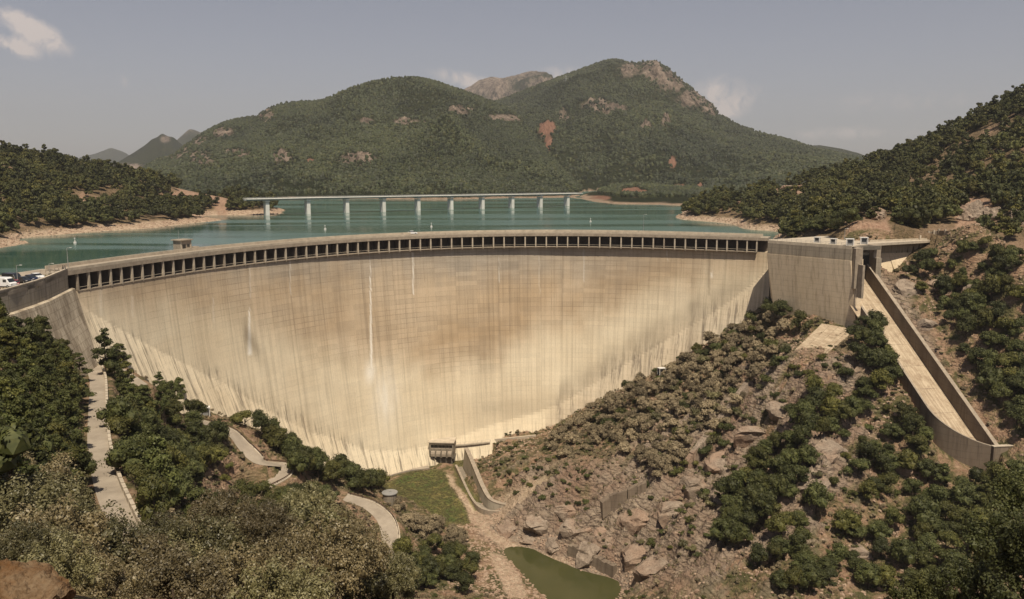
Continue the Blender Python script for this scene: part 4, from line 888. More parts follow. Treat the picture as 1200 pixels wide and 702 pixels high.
mountain('rocky_peak', 'bare rocky far mountain in the saddle behind the wooded hills', [(510, 118, 5200), (535, 108, 5200), (552, 101, 5200), (562, 94, 5200), (575, 90, 5200), (588, 92, 5200), (605, 87, 5200), (620, 83.5, 5200), (640, 84.5, 5200), (650, 92, 5200), (675, 110, 5200), (710, 130, 5200)], 3600, -40, amp=1.5, rocks=((575, 100, 24, 12), (600, 118, 30, 9), (640, 100, 22, 8)), rocktop=(.7, 1.0), seed=4, gully=1.4)
mountain('ridge', 'low wooded ridge far off at the right behind the big mountain', [(850, 178, 4300), (900, 170, 4300), (930, 168, 4300), (945, 171, 4300), (960, 170, 4300), (985, 174, 4300), (1005, 179, 4300), (1025, 187, 4300), (1070, 200, 4300)], 3000, -30, amp=.6, seed=5)
mountain('main_mountain', 'large wooded mountain with rocky summit crags', [(440, 190, 2500), (480, 165, 2600), (520, 140, 2700), (560, 124, 2750), (590, 116, 2800), (620, 104, 2800), (650, 93, 2800), (680, 82, 2800), (700, 74.5, 2800), (712, 71, 2800), (722, 70, 2800), (735, 73, 2800), (748, 74, 2800), (762, 71, 2800), (770, 71, 2780), (782, 79, 2750), (800, 95, 2700), (820, 111, 2650), (836, 122, 2620), (842, 134, 2600), (860, 144, 2550), (885, 154, 2500), (920, 163, 2450), (955, 174, 2400), (990, 182, 2350), (1040, 192, 2300), (1100, 203, 2200), (1300, 230, 2100)], 1120, -16, dth=.0012, nr=150, seed=6,
         rocks=((765, 82, 14, 14), (790, 94, 22, 12), (815, 116, 20, 10), (835, 128, 12, 8), (738, 82, 12, 8), (712, 128, 22, 5), (700, 123, 16, 5), (660, 137, 5, 10), (665, 142, 4, 5), (757, 149, 6, 3), (780, 143, 5, 5)), reds=((641, 150, 11, 9), (643, 166, 4, 10), (788, 190, 4, 6), (641, 178, 3, 8), (820, 219, 5, 5), (795, 220, 9, 4)))
mountain('wooded_hill', 'broad wooded hill above the left half of the lake', [(60, 236, 1800), (110, 215, 1850), (140, 206, 1900), (165, 198, 1950), (185, 188, 2000), (205, 180, 2000), (222, 167, 2050), (235, 158, 2050), (250, 150, 2050), (262, 144, 2050), (285, 139, 2050), (300, 137, 2000), (312, 128, 1980), (325, 123, 1960), (345, 120, 1950), (368, 120, 1940), (385, 115, 1920), (410, 104, 1900), (440, 95, 1900), (460, 91.5, 1900), (480, 90.5, 1900), (500, 93, 1900), (525, 101, 1900), (555, 112, 1900), (580, 121, 1900), (600, 130, 1880), (620, 150, 1800), (640, 175, 1700), (660, 200, 1600), (680, 222, 1500), (690, 233, 1450)], 1060, -13, dth=.0012, nr=150, seed=7,
         rocks=((155, 195, 14, 6), (205, 178, 18, 10), (230, 165, 12, 6), (236, 186, 15, 8), (262, 155, 12, 6), (277, 180, 14, 5), (310, 135, 12, 8), (330, 184, 11, 7), (420, 188, 22, 6), (480, 145, 20, 4), (595, 138, 26, 4), (540, 130, 14, 5), (430, 142, 8, 3)), reds=((363, 189, 5, 3),))
mountain('far_shore', 'low wooded shore with pale banks at the far side of the lake', [(240, 246, 1400), (300, 243, 1400), (400, 238, 1350), (460, 234, 1300), (520, 232, 1300), (580, 232, 1300), (640, 231, 1280), (680, 229, 1280), (700, 225, 1300), (720, 219, 1300), (745, 217, 1300), (775, 220, 1300), (800, 222, 1250), (850, 226, 1200), (900, 230, 1150), (960, 240, 1120)], [1120, 1120, 1090, 1060, 1050, 1020, 990, 960, 930, 900, 880, 870, 850, 850, 850, 850], -11.5, nr=40, seed=8, amp=.3, power=.8, reds=((742, 225, 18, 5), (700, 232, 14, 3)))


# ================================================================ VEGETATION
def rockshape(sub, seed, planes=12, nz=.12, fr=2.2):
    b = bmesh.new(); bmesh.ops.create_icosphere(b, subdivisions=sub, radius=1); r_ = np.random.default_rng(seed)
    V = np.array([v.co[:] for v in b.verts]); Fc = [tuple(v.index for v in f.verts) for f in b.faces]; b.free()
    for _ in range(planes):
        n_ = r_.normal(0, 1, 3)*[1, 1, .8]; n_ /= np.linalg.norm(n_); d_ = r_.uniform(.5, .85); ov = np.clip(V@n_-d_, 0, None); V = V-ov[:, None]*n_
    f_ = fbm(V[:, 0]*fr+seed, V[:, 1]*fr+V[:, 2]*fr*1.3, seed, 5, .55, True)
    return V*(1+nz*f_[:, None]), Fc
def ico(sub, seed, jit=.18):
    b = bmesh.new(); bmesh.ops.create_icosphere(b, subdivisions=sub, radius=1); r_ = np.random.default_rng(seed)
    V = np.array([v.co[:] for v in b.verts]); Fc = [tuple(v.index for v in f.verts) for f in b.faces]; b.free()
    return V*(1+r_.uniform(-jit, jit, (len(V), 1))), Fc
def leaf_quads(C, Nn, size, r_):
    """quads at centres C, roughly facing Nn"""
    n = len(C); Nn = Nn+r_.normal(0, .55, (n, 3)); Nn /= np.linalg.norm(Nn, axis=1)[:, None]+1e-9
    t = np.cross(Nn, r_.normal(0, 1, (n, 3))); t /= np.linalg.norm(t, axis=1)[:, None]+1e-9; q = np.cross(Nn, t)
    s_ = (size*r_.uniform(.6, 1.35, n))[:, None]; q = q*r_.uniform(.45, .8, n)[:, None]; lift = Nn*s_*.25
    V = np.stack([C-t*s_, C-q*s_+lift, C+t*s_, C+q*s_-lift], 1).reshape(-1, 3); Fc = np.arange(4*n).reshape(n, 4); return V, Fc
def crown(seed, lobes, nleaf, leaf, shape, core=.8, cs=1):
    """shape: 'round', 'pine', 'low'; unit: crown radius 1, base at z=0"""
    r_ = np.random.default_rng(seed); Vs, Fs, off = [], [], 0; L = []
    for k in range(lobes):
        if shape == 'round': a = r_.uniform(0, 6.28); e = r_.uniform(-.5, 1.3); rr = r_.uniform(.25, .62+.28*(seed % 3)/2); c = np.array([math.cos(a)*math.cos(e)*rr, math.sin(a)*math.cos(e)*rr, 1.05+math.sin(e)*.55]); R = r_.uniform(.28, .50); sq = r_.uniform(.65, .95)
        elif shape == 'pine': h = r_.uniform(0, 1); a = r_.uniform(0, 6.28); w_ = (1-h)**.75*.85+.08; c = np.array([math.cos(a)*w_*r_.uniform(.4, .9), math.sin(a)*w_*r_.uniform(.4, .9), .65+h*2.1]); R = r_.uniform(.22, .42)*(1.1-.5*h); sq = r_.uniform(.5, .75)
        elif shape == 'sprig': a = r_.uniform(0, 6.28); rr = r_.uniform(.1, .95)**.7; hh = r_.uniform(0, 1)**.8; c = np.array([math.cos(a)*rr, math.sin(a)*rr, .35+hh*(1.5-rr*.7)]); R = r_.uniform(.10, .26); sq = r_.uniform(1.0, 1.9)
        else: a = r_.uniform(0, 6.28); rr = r_.uniform(.1, .75); c = np.array([math.cos(a)*rr, math.sin(a)*rr, .35+r_.uniform(0, .5)*(1-rr*.6)]); R = r_.uniform(.25, .42); sq = r_.uniform(.65, 1.0)
        L.append((c, R, sq))
    for c, R, sq in L:
        V, Fc = ico(cs, r_.integers(1e6), .16); V = V*np.array([R, R, R*sq])*core+c; Vs.append(V); Fs += [tuple(i+off for i in f) for f in Fc]; off += len(V)
    nl = nleaf//lobes
    for c, R, sq in L:
        d = r_.normal(0, 1, (nl, 3)); d /= np.linalg.norm(d, axis=1)[:, None]; d[:, 2] = np.where(d[:, 2] < -.5, -d[:, 2], d[:, 2])
        C = c+d*np.array([R, R, R*sq])*r_.uniform(.82, 1.13, (nl, 1)); V, Fc = leaf_quads(C, d, leaf, r_); Vs.append(V); Fs += [tuple(int(i)+off for i in f) for f in Fc]; off += len(V)
    return np.concatenate(Vs), Fs
def mesh_data(name, V, Fc, m, smooth=False):
    me = bpy.data.meshes.new(name); me.from_pydata(V.tolist(), [], Fc); me.materials.append(m); me.update(); return me
def trunk_data(name, h, r, lean, seed, limbs=3):
    b = MB(); r_ = random.Random(seed); top = (lean*math.cos(seed), lean*math.sin(seed), h); b.tube((0, 0, -.35), top, r, r*.5, 6)
    for k in range(limbs):
        a = k*2.1+r_.random(); z = h*r_.uniform(.45, .8); b.tube((top[0]*z/h, top[1]*z/h, z), (math.cos(a)*.5, math.sin(a)*.5, z+.4), r*.45, r*.2, 5)
    me = bpy.data.meshes.new(name); me.from_pydata(b.v, [], b.f); me.materials.append(M['bark']); me.update(); return me
KIND = {}
def kind(key, name, mats_, n, lobes, nleaf, leaf, shape, th, tr):
    KIND[key] = [(mesh_data('crown', *crown(100+17*k+len(key)*7, max(7, int(lobes*(.65+.18*k))), nleaf, leaf, shape if shape != 'mixed' else ('round', 'low')[k % 2]), M[mats_[k % len(mats_)]]), trunk_data('trunk', th, tr, .08, k)) for k in range(n)]
kind('oak', 'oak_tree', ['leaf_oak'], 6, 16, 1900, .050, 'round', 1.0, .07)
kind('pine', 'pine_tree', ['leaf_pine', 'leaf_pine', 'leaf_oak'], 6, 26, 2600, .048, 'pine', 2.2, .06)
kind('dry', 'dry_shrub', ['leaf_dry'], 6, 12, 900, .075, 'mixed', .7, .05)
kind('green', 'green_shrub', ['leaf_oak', 'leaf_olive', 'leaf_pine'], 4, 12, 900, .065, 'low', .4, .05)
NAMES = dict(oak='oak_tree', pine='pine_tree', dry='dry_shrub', green='green_shrub')
OCC = []          # occupied spots (x, y, r)
def place_tree(k, p, s, label, group, sz=1.0, cat=None):
    v = KIND[k][rng.integers(len(KIND[k]))]
    o = bpy.data.objects.new(NAMES[k], None); COL.objects.link(o); o.location = p; o.scale = (s, s, s*sz); o.rotation_euler = (0, 0, float(rng.uniform(0, 6.28)))
    o['label'] = label; o['category'] = 'tree' if k in ('oak', 'pine') else 'shrub'
    if group: o['group'] = group
    for nm, me in (('crown', v[0]), ('trunk', v[1])):
        c = bpy.data.objects.new(nm, me); COL.objects.link(c); c.parent = o
    return o
def blocked(p):
    x, y = p[0], p[1]
    for L, wd in ROADS:
        d = np.hypot(L[:, 0]-x, L[:, 1]-y).min()
        if d < wd/2+1.6: return True
    q = p-RA; along = q[0]*cdir2[0]+q[1]*cdir2[1]; lt = q[0]*cnrm[0]+q[1]*cnrm[1]
    if -25 < along < 72 and -3.2 < lt < CH_W+2.2: return True
    if p[2] > -60 and x > 90 and y > 262 and y < 320 and upstream_of_dam(x, y)[0] < 6: return True
    return False
def sample(poly, n, tries=6, mind=2.5, occ=None):
    """visible ground points inside a pixel polygon, at least mind metres apart"""
    poly = np.array(poly, float); out = []; x0, y0 = poly.min(0); x1, y1 = poly.max(0); occ = OCC if occ is None else occ
    for _ in range(n*tries):
        if len(out) >= n: break
        u, v = rng.uniform(x0, x1), rng.uniform(y0, y1)
        if poly_mask(np.array([u]), np.array([v]), poly, .01)[0] < .99: continue
        p = hit(u, v, 470 if y1 < 290 else 345)
        if p is None or blocked(p): continue
        if any((p[0]-a)**2+(p[1]-b)**2 < (max(mind, .8*c))**2 for a, b, c in occ): continue
        occ.append((p[0], p[1], mind)); out.append(p)
    return out
# zones: (kind, polygon, number, size range, min distance, label, group)
ZONES = [
 ('pine', [(-60,400),(20,398),(70,412),(96,445),(100,520),(96,590),(0,600),(-60,600)], 85, (2.1, 3.3), 2.8, 'dark green pine in the wood left of the service road', 'pines left of the service road'),
 ('pine', [(112,405),(150,425),(205,455),(215,480),(180,520),(150,500),(140,470),(134,436)], 36, (2.3, 3.4), 2.8, 'dark pine just right of the upper service road', 'pines right of the upper service road'),
 ('oak', [(140,500),(215,480),(262,510),(262,545),(225,590),(180,620),(150,590)], 60, (2.8, 4.3), 3.0, 'round dark oak on the slope between the two service roads', 'oaks between the two service roads'),
 ('oak', [(285,500),(310,492),(345,520),(365,545),(440,568),(452,580),(430,582),(390,572),(350,565),(330,535)], 60, (2.8, 4.4), 2.6, 'green oak in the belt along the left dam foot', 'oaks along the left foot of the dam'),
 ('dry', [(462,590),(500,612),(545,632),(540,650),(505,640),(475,618)], 34, (1.9, 2.9), 1.7, 'brownish shrub between the round tank and the river', 'shrubs between the tank and the river'),
 ('oak', [(470,640),(520,648),(565,655),(570,690),(520,700),(465,700)], 26, (2.8, 3.9), 2.2, 'green oak at the bottom beside the river path', 'oaks on the near river bank'),
 ('oak', [(250,600),(330,575),(395,585),(425,640),(400,700),(250,700)], 36, (3.0, 4.4), 3., 'oak below the hairpin road behind the foreground bushes', 'oaks below the hairpin road'),
 ('dry', [(640,520),(690,483),(760,445),(835,402),(900,368),(925,398),(895,440),(850,500),(800,545),(770,560),(720,520),(660,540)], 285, (1.4, 3.7), 2.0, 'brownish rounded shrub in the thicket right of the dam foot', 'brownish shrubs on the spur right of the dam foot'),
 ('green', [(660,500),(700,475),(760,440),(830,400),(905,362),(925,410),(900,450),(870,490),(790,560),(760,520),(700,500)], 80, (2.0, 3.8), 1.8, 'green shrub among the brownish thicket beside the dam face', 'green shrubs in the thicket beside the dam face'),
 ('oak', [(905,530),(940,480),(985,440),(1000,405),(1025,400),(1050,440),(1040,470),(990,500),(960,520),(945,560),(920,600),(880,640),(845,650),(850,590)], 84, (2.9, 4.5), 2.6, 'dark oak in the band running down the right slope', 'dark oaks in the band on the right slope'),
 ('oak', [(1005,560),(1040,500),(1075,480),(1090,520),(1075,560),(1020,600)], 16, (2.2, 4.2), 3.6, 'dark oak on the scree left of the chute', 'oaks on the scree left of the chute'),
 ('oak', [(930,610),(1000,580),(1100,560),(1190,570),(1200,690),(900,700),(880,660)], 66, (2.6, 4.2), 3.0, 'dark oak low on the right slope below the chute', 'oaks low on the right slope'),
 ('oak', [(1100,300),(1140,290),(1215,300),(1215,520),(1170,480),(1130,420),(1100,360)], 74, (2.8, 4.4), 3.0, 'dark oak on the hillside right of the chute', 'oaks right of the chute'),
 ('oak', [(1050,300),(1100,288),(1125,330),(1100,370),(1070,340)], 11, (1.6, 2.8), 4.0, 'small oak on the rocky spur beside the spillway gates', 'small oaks on the rocky spur'),
 ('oak', [(915,266),(1080,262),(1080,273),(1030,277),(915,273)], 34, (2.6, 4.6), 2.6, 'broad light green tree behind the right abutment and cabins', 'trees behind the right abutment'),
 ('green', [(740,560),(880,460),(930,430),(1000,440),(960,500),(920,560),(860,600),(820,660),(740,670)], 60, (1.0, 2.2), 3.0, 'green bush scattered on the bare rock of the middle slope', 'bushes scattered on the middle slope'),
 ('green', [(570,520),(640,520),(700,560),(690,600),(620,590),(575,560)], 50, (.9, 1.8), 2.2, 'small green bush on the bank beside the guide wall', 'bushes beside the guide wall'),
 ('green', [(960,400),(1060,470),(1100,520),(1180,560),(1100,640),(980,600),(900,620),(930,520)], 55, (1.0, 2.4), 3.2, 'green bush scattered on the reddish right slope', 'bushes on the reddish right slope'),
 ('green', [(120,430),(290,530),(330,560),(400,580),(430,640),(300,600),(200,600),(140,560)], 50, (1.0, 2.0), 2.5, 'small green bush on the left slope between the roads', 'bushes on the left slope'),
]
SINGLE = [('oak', 915, 378, 3.2, 'bushy oak rising against the corner of the right abutment'), ('oak', 903, 372, 3.0, 'grey green oak at the foot of the dark gap beside the abutment'),
 ('oak', 938, 390, 1.9, 'small round oak alone in front of the right abutment'), ('oak', 1012, 386, 1.8, 'small dark bushy oak beside the chute at the abutment foot'), ('oak', 1024, 392, 1.9, 'small dark oak touching the left edge of the chute'),
 ('green', 765, 638, 2.6, 'round grey green bush alone on the rock near the river'), ('oak', 1068, 515, 4.4, 'large dark oak standing alone on scree left of the chute lip'),
 ('pine', 124, 440, 4.0, 'tall dark pine beside the bend at the top of the service road'), ('green', 255, 484, 3.1, 'dark bush beside the white shed'), ('oak', 291, 492, 2.4, 'small oak with a slim crown beside the hairpin road top'),
 ('oak', 320, 512, 4.0, 'large round oak in front of the dam above the hairpin'), ('pine', 1152, 600, 3.6, 'pale green pine in front of the chute end wall'), ('pine', 1105, 570, 3.2, 'pale green pine left of the chute end wall'), ('oak', 1050, 655, 1.7, 'small tree with a bare stem near the bottom right'),
 ('pine', 285, 640, 4.4, 'dark pine rising among the foreground bushes below the hairpin'), ('pine', 235, 618, 4.0, 'dark green pine left of the hairpin road behind the bushes'), ('pine', 335, 612, 3.2, 'small pine between the hairpin and the lower road'), ('pine', 190, 610, 3.8, 'green pine right of the lower end of the left service road'), ('pine', 400, 655, 3.4, 'green pine at the bottom left of the lower road'),
 ('pine', 20, 402, 3.0, 'tall pointed pine in front of the left retaining wall'), ('pine', 52, 420, 3.2, 'broad dark pine below the left retaining wall')]
CNT = dict(oak=0, pine=0, dry=0, green=0); PLACED = []
for k, u, v, s_, lab in SINGLE:
    p = hit(u, v, 345)
    if p is not None: OCC.append((p[0], p[1], 3)); PLACED.append((k, p, s_, lab, None))
for k, poly, n, (s0, s1), md, lab, grp in ZONES:
    pp = sample(poly, n, 8, md)
    if not pp: continue
    uu_, vv_ = P2(np.array(pp)); qu, qv = np.quantile(uu_, [.33, .67]), np.quantile(vv_, [.33, .67])
    for p, a_, b_ in zip(pp, uu_, vv_):
        sf = ('upper ', 'middle ', 'lower ')[int(np.searchsorted(qv, b_))]+('left', 'centre', 'right')[int(np.searchsorted(qu, a_))] if len(pp) > 20 else ('left', 'middle', 'right')[int(np.searchsorted(qu, a_))]
        PLACED.append((k, p, float(rng.uniform(s0, s1)), lab+', '+sf, grp+', '+sf))
PLACED.sort(key=lambda a: -a[2]/np.hypot(a[1][0], a[1][1]))
LEFT = []
for k, p, s_, lab, grp in PLACED:
    if CNT[k] < 300: CNT[k] += 1; place_tree(k, p-np.array([0, 0, .15*s_]), s_, lab, grp, float(rng.uniform(.72, 1.3)))
    else: LEFT.append((k, p, s_))

def gn_scatter(name, pts, scl, rot, idx, sources, label):
    """one object whose points carry instances of the source meshes"""
    me = bpy.data.meshes.new(name); me.vertices.add(len(pts)); me.vertices.foreach_set('co', np.asarray(pts, float).ravel())
    for an, ty, dat, prop in (('scl', 'FLOAT_VECTOR', scl, 'vector'), ('rot', 'FLOAT_VECTOR', rot, 'vector'), ('idx', 'INT', idx, 'value')):
        at = me.attributes.new(an, ty, 'POINT'); at.data.foreach_set(prop, np.asarray(dat).ravel())
    o = bpy.data.objects.new(name, me); COL.objects.link(o)
    c = bpy.data.collections.new(name+'_sources')
    for k, sm in enumerate(sources): c.objects.link(bpy.data.objects.new('%02d' % k, sm))
    g = bpy.data.node_groups.new(name, 'GeometryNodeTree'); g.interface.new_socket('Geometry', in_out='INPUT', socket_type='NodeSocketGeometry'); g.interface.new_socket('Geometry', in_out='OUTPUT', socket_type='NodeSocketGeometry')
    n = g.nodes; gi, go = n.new('NodeGroupInput'), n.new('NodeGroupOutput'); ip = n.new('GeometryNodeInstanceOnPoints'); ci = n.new('GeometryNodeCollectionInfo')
    ci.inputs['Collection'].default_value = c; ci.inputs['Separate Children'].default_value = True; ci.inputs['Reset Children'].default_value = True
    def na(nm, ty): q = n.new('GeometryNodeInputNamedAttribute'); q.data_type = ty; q.inputs['Name'].default_value = nm; return q.outputs['Attribute']
    l = g.links; l.new(gi.outputs[0], ip.inputs['Points']); l.new(ci.outputs[0], ip.inputs['Instance']); ip.inputs['Pick Instance'].default_value = True
    l.new(na('idx', 'INT'), ip.inputs['Instance Index']); l.new(na('scl', 'FLOAT_VECTOR'), ip.inputs['Scale']); l.new(na('rot', 'FLOAT_VECTOR'), ip.inputs['Rotation']); l.new(ip.outputs[0], go.inputs[0])
    md = o.modifiers.new('scatter', 'NODES'); md.node_group = g
    tag(o, label, kind='stuff'); return o
def scat(name, pts, s0, s1, sources, label, sq=(.8, 1.2)):
    pts = np.asarray(pts); n = len(pts); s_ = rng.uniform(s0, s1, n)**1.0; scl = np.stack([s_*rng.uniform(.85, 1.15, n), s_, s_*rng.uniform(sq[0], sq[1], n)], 1)
    rot = np.zeros((n, 3)); rot[:, 2] = rng.uniform(0, 6.28, n); return gn_scatter(name, pts, scl, rot, rng.integers(0, len(sources), n), sources, label)
# the trees past the limit
if LEFT:
    for kk in ('oak', 'pine', 'dry', 'green'):
        q = [(p, s_) for k, p, s_ in LEFT if k == kk]
        if q: scat(NAMES[kk]+'_thicket', [p for p, _ in q], min(s_ for _, s_ in q), max(s_ for _, s_ in q), [v[0] for v in KIND[kk]], 'more small %s filling the thicket' % NAMES[kk].replace('_', ' ')+'s')
# low scrub, grass tufts and loose stones on the near slopes (area sampling on the terrain grid)
def area_points(mask, n, rmin=0, rmax=1e9):
    w_ = (RG**2)*mask*(RG > rmin)*(RG < rmax); w_[:, -1] = 0; w_[-1] = 0
    dr = np.gradient(RR)[None, :]/RR[None, :]; w_ = (w_*dr).ravel(); c = np.cumsum(w_); k = np.searchsorted(c, rng.uniform(0, c[-1], n))
    i, j = np.unravel_index(k, RG.shape); i = np.clip(i, 0, len(TH)-2); j = np.clip(j, 0, len(RR)-2); a, b = rng.uniform(0, 1, n), rng.uniform(0, 1, n)
    th = TH[i]+(TH[1]-TH[0])*a; r = RR[j]+(RR[j+1]-RR[j])*b; x, y = r*np.sin(th), r*np.cos(th); return np.stack([x, y, ground(x, y)], -1)
nearm = (RG > 70)*(RG < 345)*(A_lawn < .2)*(GZ > FLOOR+1)*(A_beach < .5)
for L, wd in ROADS: d, _ = line_dist(GX, GY, L); nearm = nearm*(d > wd/2+1.2)
nearm = nearm*~((np.abs((GX-cmid[0, 0])*cnrm[0]+(GY-cmid[0, 1])*cnrm[1]) < CH_W/2+2)*(GY > 215)*(GX > 100))
ups = upstream_of_dam(GX[::4, ::4].ravel(), GY[::4, ::4].ravel()).reshape(GX[::4, ::4].shape)
upm = np.kron(ups, np.ones((4, 4)))[:GX.shape[0], :GX.shape[1]]; nearm = nearm*((upm > 3) | (GX > 150))
patch = sstep(-.06, .10, fbm(GX/14, GY/14, 91, 3))
shr = [v[0] for v in KIND['dry']]+[v[0] for v in KIND['green']]
scat('low_scrub', area_points(nearm*(.25+patch)*(1-.7*A_rock), 9500), .35, 1.05, shr, 'low dry and green scrub covering the near slopes', (.6, 1.1))
tuft = []
for k in range(3):
    r_ = np.random.default_rng(k); C = r_.uniform(-1, 1, (26, 3))*[1, 1, .1]; V = []; Fq = []
    for j, c in enumerate(C): a = r_.uniform(0, 6.28); d = np.array([math.cos(a), math.sin(a), 0])*.12; t = np.array([r_.uniform(-.25, .25), r_.uniform(-.25, .25), r_.uniform(.5, 1.)]); V += [c-d, c+d, c+t]; Fq.append((3*j, 3*j+1, 3*j+2))
    tuft.append(mesh_data('tuft', np.array(V), Fq, M['leaf_dry'] if k else M['leaf_olive']))
scat('dry_grass', area_points(nearm*(1.1-patch), 9000), .4, 1.0, tuft, 'dry grass tufts on the slopes', (.5, .9))
scat('lawn_grass', area_points(A_lawn*(RG < 345)*(A_beach < .3), 5200), .22, .5, tuft[:1], 'short rough grass on the lawn below the dam', (.4, .8))
stones = []
for k in range(5):
    V, Fc = ico(1, 900+k, .28); V = V*np.array([1, .75, .6]); stones.append(mesh_data('stone', V, Fc, M['boulder_rock']))
scree = nearm*(GX > -10)*(.15+sstep(.02, .14, fbm(GX/20, GY/20, 123, 3)))*(1-.75*A_rock)
scat('scree', area_points(scree, 8500), .18, .75, stones, 'loose reddish stones strewn over the right slopes', (.7, 1.3))
scat('scree', area_points(nearm*(GX <= -10)*(.3+A_red), 1800), .15, .5, stones, 'loose stones on the left slope beside the roads', (.7, 1.3))
shorem = (RG > 350)*(GZ > WL)*(GZ < -7.0)
scat('shore_stones', area_points(shorem, 5000), .3, 1.2, stones, 'pale stones along the lake shore', (.5, 1.0))
scat('river_stones', area_points((RG < 345)*(GZ < FLOOR+2.0)*(GZ > FLOOR-1.7)*(A_lawn < .3)*(GX > -20), 2600), .12, .7, stones, 'stones and boulders strewn along the stream bed', (.5, .9))
# forests on the hills around the lake
far_oak = [mesh_data('crown', *crown(500+k, 8, 220, .13, 'round', .85), M['leaf_far']) for k in range(4)]+[mesh_data('crown', *crown(520+k, 9, 220, .13, 'pine', .85), M['leaf_far']) for k in range(2)]
gap = sstep(-.13, .05, fbm(GX/26, GY/26, 151, 4)); gap = gap*np.where((GX > 0) & (RG < 620), sstep(-.14, .10, fbm(GX/18, GY/18, 171, 4)), 1.0); hillm = (RG > 345)*(GZ > -7.0)*(1-np.clip(A_red*1.2, 0, 1))*(.10+gap)
hillm = hillm*~((GX > 80)*(GX < 190)*(RG < 420)*(GZ < 1.5)*(GY < 360))*((upm < -14) | (GX > 200) | (GX < -160))
pts = area_points(hillm*(GX > 0), 14000); scat('hill_forest', pts, 2.3, 4.4, far_oak, 'oak and pine forest covering the hill right of the lake', (.8, 1.3))
pts = area_points(hillm*(GX < 0), 8500); scat('hill_forest', pts, 2.6, 4.6, far_oak, 'oak and pine forest covering the hill left of the lake', (.8, 1.3))
blob = []
for k in range(5):
    V, Fc = ico(1, 700+k, .25); V = V*np.array([1, 1, 1.1])+[0, 0, .5]; blob.append(mesh_data('crown', V, Fc, M['leaf_mount']))
for (X, Y, Z, rock, red, U, V, SS), n, s0, s1 in ((RANGES[5], 85000, 2.3, 4.4), (RANGES[6], 72000, 2.0, 3.7), (RANGES[7], 9000, 2.2, 3.8)):
    R_ = np.hypot(X, Y); area = R_*np.abs(np.gradient(R_, axis=1)); w_ = area*(SS <= 1.05)*(1-np.clip(rock*1.5, 0, .93))*(1-red)*(Z > -5)*(.12+sstep(-.18, .12, fbm(X/90, Y/90, 33, 5))); w_[-1] = 0; w_[:, -1] = 0
    c = np.cumsum(w_.ravel()); k = np.searchsorted(c, rng.uniform(0, c[-1], n)); i, j = np.unravel_index(k, X.shape); a, b = rng.uniform(0, 1, (2, n))
    f = lambda A: A[i, j]*(1-a)*(1-b)+A[i+1, j]*a*(1-b)+A[i, j+1]*(1-a)*b+A[i+1, j+1]*a*b
    scat('mountain_forest', np.stack([f(X), f(Y), f(Z)-1.0], -1), s0, s1, blob, 'forest covering the wooded slopes beyond the lake', (.8, 1.5))

# ================================================================ FOREGROUND SHRUBS ON THE CAMERA'S SLOPE
KIND['fg'] = [(mesh_data('crown', *crown(300+k, 80, 15000, .024, 'sprig', .45), M[('leaf_olive', 'leaf_khaki')[k % 2]]), trunk_data('trunk', 1.0, .05, .1, k, 5)) for k in range(4)]
KIND['fgd'] = [(mesh_data('crown', *crown(330+k, 75, 14000, .025, 'sprig', .5), M['leaf_oak']), trunk_data('trunk', 1.0, .05, .1, k, 5)) for k in range(2)]
NAMES['fg'] = 'broadleaf_shrub'; NAMES['fgd'] = 'broadleaf_shrub'
FG = [(65, 665, 17, 1.0), (110, 690, 20, 1.2), (30, 640, 22, 1.0), (205, 690, 26, 1.7), (330, 700, 34, 2.2), (260, 600, 64, 2.6), (360, 590, 72, 2.6), (420, 640, 60, 2.4), (460, 668, 66, 2.2), (310, 610, 52, 1.8), (190, 625, 50, 1.8), (20, 560, 60, 3.8), (50, 590, 50, 2.9), (70, 625, 50, 2.8), (40, 610, 36, 2.6), (150, 655, 42, 2.3), (100, 650, 30, 2.2), (60, 640, 26, 1.9), (195, 665, 48, 2.8), (235, 650, 58, 3.0), (250, 650, 50, 3.2), (300, 640, 62, 4.0), (345, 630, 66, 4.2), (375, 650, 58, 3.6), (410, 660, 64, 3.2), (330, 675, 44, 3.0), (440, 680, 66, 3.2), (270, 690, 40, 2.8), (-30, 610, 45, 3.5), (160, 690, 30, 2.4), (-20, 560, 75, 4.5), (232, 620, 75, 2.6), (0, 585, 48, 2.6), (390, 620, 85, 3.4)]
for k, (u, v, d, s_) in enumerate(FG):
    c = D(u, v, d); v_ = KIND['fg'][k % 4]; g_ = float(ground(c[0], c[1])); top = c[2]+s_*.9
    o = bpy.data.objects.new('broadleaf_shrub', None); COL.objects.link(o); o.location = (c[0], c[1], c[2]-s_*1.05); o.scale = (s_, s_, s_*1.0); o.rotation_euler = (0, 0, k*1.9)
    side = 'left of the pale road' if u < 110 else ('in the middle of the left foreground' if u < 260 else 'in the foreground left of the lower road')
    far = 'close by' if d < 40 else ('mid distance' if d < 60 else 'farther down'); hue = 'brownish khaki' if k % 2 else 'olive green'
    tag(o, '%s leafy shrub %s, %s' % (hue, side, far), 'shrub', '%s foreground shrubs %s, %s' % (hue, side, far))
    ch = bpy.data.objects.new('crown', v_[0]); COL.objects.link(ch); ch.parent = o
    ch = bpy.data.objects.new('trunk', v_[1]); COL.objects.link(ch); ch.parent = o; lo = c[2]-s_*1.05
    ext = max(0.0, lo-g_)
    if ext > .3: b = MB(); b.tube((0, 0, 0.1), (0.05, 0, -ext/s_-.2), .05, .08, 6); me = bpy.data.meshes.new('stem'); me.from_pydata(b.v, [], b.f); me.materials.append(M['bark']); ch = bpy.data.objects.new('stem', me); COL.objects.link(ch); ch.parent = o
